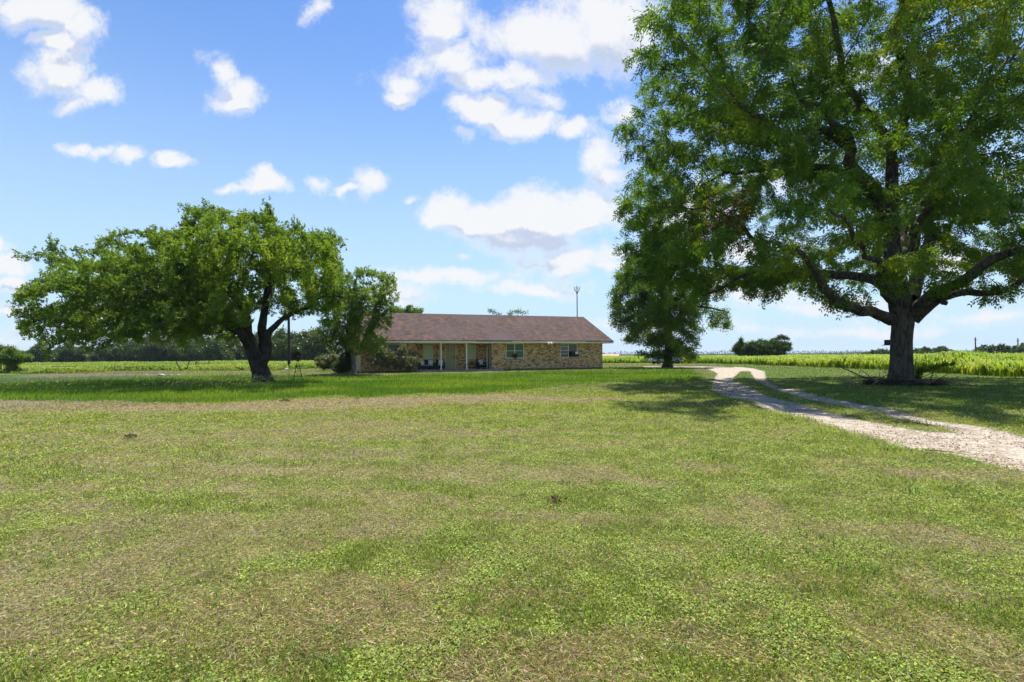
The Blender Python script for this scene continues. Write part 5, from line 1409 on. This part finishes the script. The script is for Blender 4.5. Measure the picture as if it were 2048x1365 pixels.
def lush():
    rng = np.random.default_rng(3)
    X, Y, r = scatter(330000, 14, 44, 1.2, -54, 30, rng)
    Z = zones(X, Y); ok = rng.random(len(X)) < Z['lush'] * 1.2 - .1
    X, Y, r = X[ok], Y[ok], r[ok]; n = len(X)
    az = rng.uniform(0, 2 * np.pi, n); tilt = np.abs(rng.normal(.25, .25, n))
    D = np.stack([np.sin(tilt) * np.cos(az) + .12, np.sin(tilt) * np.sin(az), np.cos(tilt)], 1); D = norm(D)
    S = norm(np.cross(D, rng.normal(size=(n, 3))))
    hn = fbm(X * .6, Y * .9, o=3, seed=81)
    L = rng.uniform(.05, .20, n) * (.45 + 1.1 * hn); Wd = .011 * (r / 18) * rng.uniform(.7, 1.4, n)
    c = mixc(np.array([[.130, .270, .022]]), np.array([[.290, .420, .038]]), sstep(.3, .75, fbm(X * .35, Y * .8, o=3, seed=83)))
    c = rnd_col(c, rng, n, .45, 1.45, .18)
    pale = rng.random(n) < .06; c[pale] = [.34, .36, .16]
    B = np.stack([X, Y, ground_z(X, Y) - .01], 1); V, F = leaf_quads(B, D, S, L, Wd)
    o = np_mesh('tall_grass', V, F, 4, M['grass'], None, fcol=c); tag(o, 'lush bright green uncut grass in the band under the oak', 'grass', kind='stuff')
    # seed heads: arching pale stems left of the oak trunk
    m = 2600; X = rng.uniform(-30, -10.5, m); Y = rng.uniform(20.5, 28.5, m)
    k = fbm(X * .4, Y * .4, o=2, seed=86) > .45; X, Y = X[k], Y[k]; m = len(X)
    az = rng.normal(.2, .7, m); t1 = rng.uniform(.2, .5, m); L1 = rng.uniform(.32, .55, m)
    D1 = np.stack([np.sin(t1) * np.cos(az), np.sin(t1) * np.sin(az), np.cos(t1)], 1); B1 = np.stack([X, Y, ground_z(X, Y)], 1)
    B2 = B1 + D1 * L1[:, None]; D2 = norm(D1 + np.stack([np.cos(az), np.sin(az), -np.full(m, .5)], 1) * .9)
    S1 = norm(np.cross(D1, rng.normal(size=(m, 3)))); S2 = norm(np.cross(D2, rng.normal(size=(m, 3))))
    V1, F1 = leaf_quads(B1, D1, S1, L1 * 1.05, np.full(m, .008)); V2, F2 = leaf_quads(B2, D2, S2, rng.uniform(.10, .20, m), np.full(m, .018))
    o = np_mesh('seed_heads', np.concatenate([V1, V2]), np.concatenate([F1, F2 + len(V1)]), 4, M['grass'], None, fcol=np.concatenate([rnd_col(np.array([.14, .20, .05]), rng, m), rnd_col(np.array([.33, .34, .20]), rng, m)]))
    tag(o, 'arching pale grass seed heads in the shade left of the oak trunk', 'grass', kind='stuff')
lush()
def ribbons(X, Y, h, nb, wd, cols, rng, arch=1.0):
    """plants of arching leaf ribbons: 3 quads per leaf"""
    n = len(X) * nb
    x = np.repeat(X, nb) + rng.normal(0, .05, n); y = np.repeat(Y, nb) + rng.normal(0, .05, n); hh = np.repeat(h, nb) * rng.uniform(.45, 1.05, n)
    w_ = np.repeat(wd, nb)
    az = rng.uniform(0, 2 * np.pi, n); out = hh * rng.uniform(.15, .55, n) * arch
    z0 = ground_z(x, y)
    dx, dy = np.cos(az), np.sin(az); sx, sy = -dy, dx
    rows = []
    for f, fo, fz, fw in ((0, 0, -.03, .6), (.4, .16, .52, 1.0), (.75, .5, .92, .85), (1, 1.0, .86, .12)):
        cx = x + dx * out * fo; cy = y + dy * out * fo; cz = z0 + hh * fz
        a = np.stack([cx - sx * w_ * fw / 2, cy - sy * w_ * fw / 2, cz], 1); b_ = np.stack([cx + sx * w_ * fw / 2, cy + sy * w_ * fw / 2, cz], 1)
        rows += [a, b_]
    V = np.stack(rows, 1).reshape(-1, 3)
    b0 = (np.arange(n) * 8)[:, None]
    F = np.stack([b0 + [0, 1, 3, 2], b0 + [2, 3, 5, 4], b0 + [4, 5, 7, 6]], 1).reshape(-1, 4)
    return V, F, np.repeat(cols(n, x, y), 3, axis=0)
def crop():
    rng = np.random.default_rng(4)
    X, Y, r = scatter(60000, 27, 190, .9, 6, 56, rng)
    sd = poly_sd(CROP, X, Y) + (fbm(X * .6, Y * .6, o=2, seed=21) - .5) * 1.5
    ok = (sd < 0) & ((sd > -4) | (rng.random(len(X)) < .38)); X, Y, r, sd = X[ok], Y[ok], r[ok], sd[ok]
    hn = fbm(X * .25, Y * .25, o=2, seed=95)
    tall = sstep(80, 45, r) * .25 + .85
    h = (.60 + .85 * hn) * tall * sstep(1.0, -1.2, sd) ** .5 + .1
    def cols(n, x, y):
        c = mixc(np.array([[.18, .31, .030]]), np.array([[.36, .45, .05]]), np.clip(rng.random(n) * sstep(.3, .6, fbm(x * .3, y * .3, o=2, seed=97)) + .15, 0, 1))
        br = rng.random(n) < .025; c[br] = [.26, .19, .10]; return rnd_col(c, rng, n, .7, 1.25)
    V, F, c = ribbons(X, Y, h, 8, .022 + .0010 * r, cols, rng)
    o = np_mesh('tall_crop', V, F, 4, M['grass'], None, fcol=c); tag(o, 'chest high yellow green crop filling the right field', 'crop', kind='stuff')
crop()
def left_field():
    rng = np.random.default_rng(5)
    X, Y, r = scatter(42000, 40, 190, .9, -56, -8, rng)
    sd = poly_sd(FIELD_L, X, Y); ok = sd < 0; X, Y, r, sd = X[ok], Y[ok], r[ok], sd[ok]
    hn = fbm(X * .12, Y * .2, o=3, seed=98)
    h = (.25 + .65 * hn) * sstep(.5, -2.5, sd) + .10
    def cols(n, x, y):
        m_ = fbm(x * .12, y * .15, o=3, seed=99)
        c = mixc(np.array([[.165, .28, .030]]), np.array([[.27, .36, .045]]), sstep(.35, .65, m_))
        br = rng.random(n) < .12; c[br] = [.27, .24, .13]; return rnd_col(c, rng, n, .7, 1.25)
    V, F, c = ribbons(X, Y, h, 6, .02 + .0011 * r, cols, rng, .8)
    o = np_mesh('weedy_field', V, F, 4, M['grass'], None, fcol=c); tag(o, 'knee high yellow green weeds covering the left field', 'weeds', kind='stuff')
    # iris clump
    x0, y0 = G(412, 739); m = 90; X = x0 + rng.normal(0, .75, m); Y = y0 + rng.normal(0, .4, m)
    V, F, c = ribbons(X, Y, np.full(m, .80), 5, np.full(m, .055), lambda n, x, y: rnd_col(np.array([.06, .13, .04]), rng, n), rng, .3)
    o = np_mesh('iris_clump', V, F, 4, M['grass'], None, fcol=c); tag(o, 'upright blue green iris leaves among the leaning posts', 'plant')
left_field()

# ================================================================== AIR
mb = MB(); mb.b(-5400, 5400, -5400, 5400, -9.5, 60); hz = mb.build('haze', None); tag(hz, kind='stuff')
hm = new_mat('thin_summer_haze'); ht_ = NT(hm.node_tree)
pv_ = ht_.n('ShaderNodeVolumePrincipled', inp={'Color': (.80, .88, 1.0, 1), 'Density': .00013})
ht_.n('ShaderNodeOutputMaterial', inp={1: pv_.outputs[0]}); hz.data.materials.append(hm)

def drive_litter():
    rng = np.random.default_rng(8)
    X, Y, r = scatter(170000, 4, 34, .9, 8, 66, rng)
    dsd = np.maximum(poly_sd(DRIVE, X, Y), -poly_sd(MEDIAN, X, Y)); ok = dsd < .03
    k = fbm(X * .9, Y * 1.5, o=4, seed=61); ok &= rng.random(len(X)) < .12 + 1.0 * sstep(.50, .64, k)
    X, Y, r, k = X[ok], Y[ok], r[ok], k[ok]; n = len(X)
    az = rng.uniform(0, 2 * np.pi, n); tl = rng.normal(0, .25, n)
    D = norm(np.stack([np.cos(az), np.sin(az), tl], 1)); S = norm(np.cross(D, norm(rng.normal(0, .45, (n, 3)) + [0, 0, 1.0])))
    sz = np.maximum(1, r / 9) ** .8
    L = rng.uniform(.012, .034, n) * sz; Wd = L * rng.uniform(.35, .8, n)
    c = mixc(np.array([[.25, .18, .125]]), np.array([[.56, .49, .40]]), (rng.random(n) < .6 - .35 * sstep(.5, .62, k)).astype(float)); c = rnd_col(c, rng, n, .5, 1.25)
    B = np.stack([X, Y, ground_z(X, Y) - .035 * sstep(.05, -.5, dsd[ok]) + rng.uniform(.002, .012, n)], 1)
    V, F = leaf_quads(B, D, S, L, Wd)
    o = np_mesh('gravel', V, F, 4, M['grass'], None, fcol=c); tag(o, 'loose stones and brown leaf litter strewn over the drive', 'gravel', kind='stuff')
drive_litter()

def lawn_tufts():
    rng = np.random.default_rng(14)
    X, Y, r = scatter(170, 2.4, 19, .4, -50, 50, rng)
    Z = zones(X, Y); ok = (Z['dsd'] > .1) & (Z['lush'] < .2); X, Y, r = X[ok], Y[ok], r[ok]
    V, F, c = ribbons(X, Y, rng.uniform(.035, .10, len(X)), 12, .004 + .0007 * r, lambda n, x, y: rnd_col(np.array([.13, .24, .04]), rng, n, .5, 1.4), rng, 1.5)
    o = np_mesh('weed_tufts', V, F, 4, M['grass'], None, fcol=c); tag(o, 'scattered small tufts of longer weeds in the mown lawn', 'weeds', kind='stuff')
lawn_tufts()
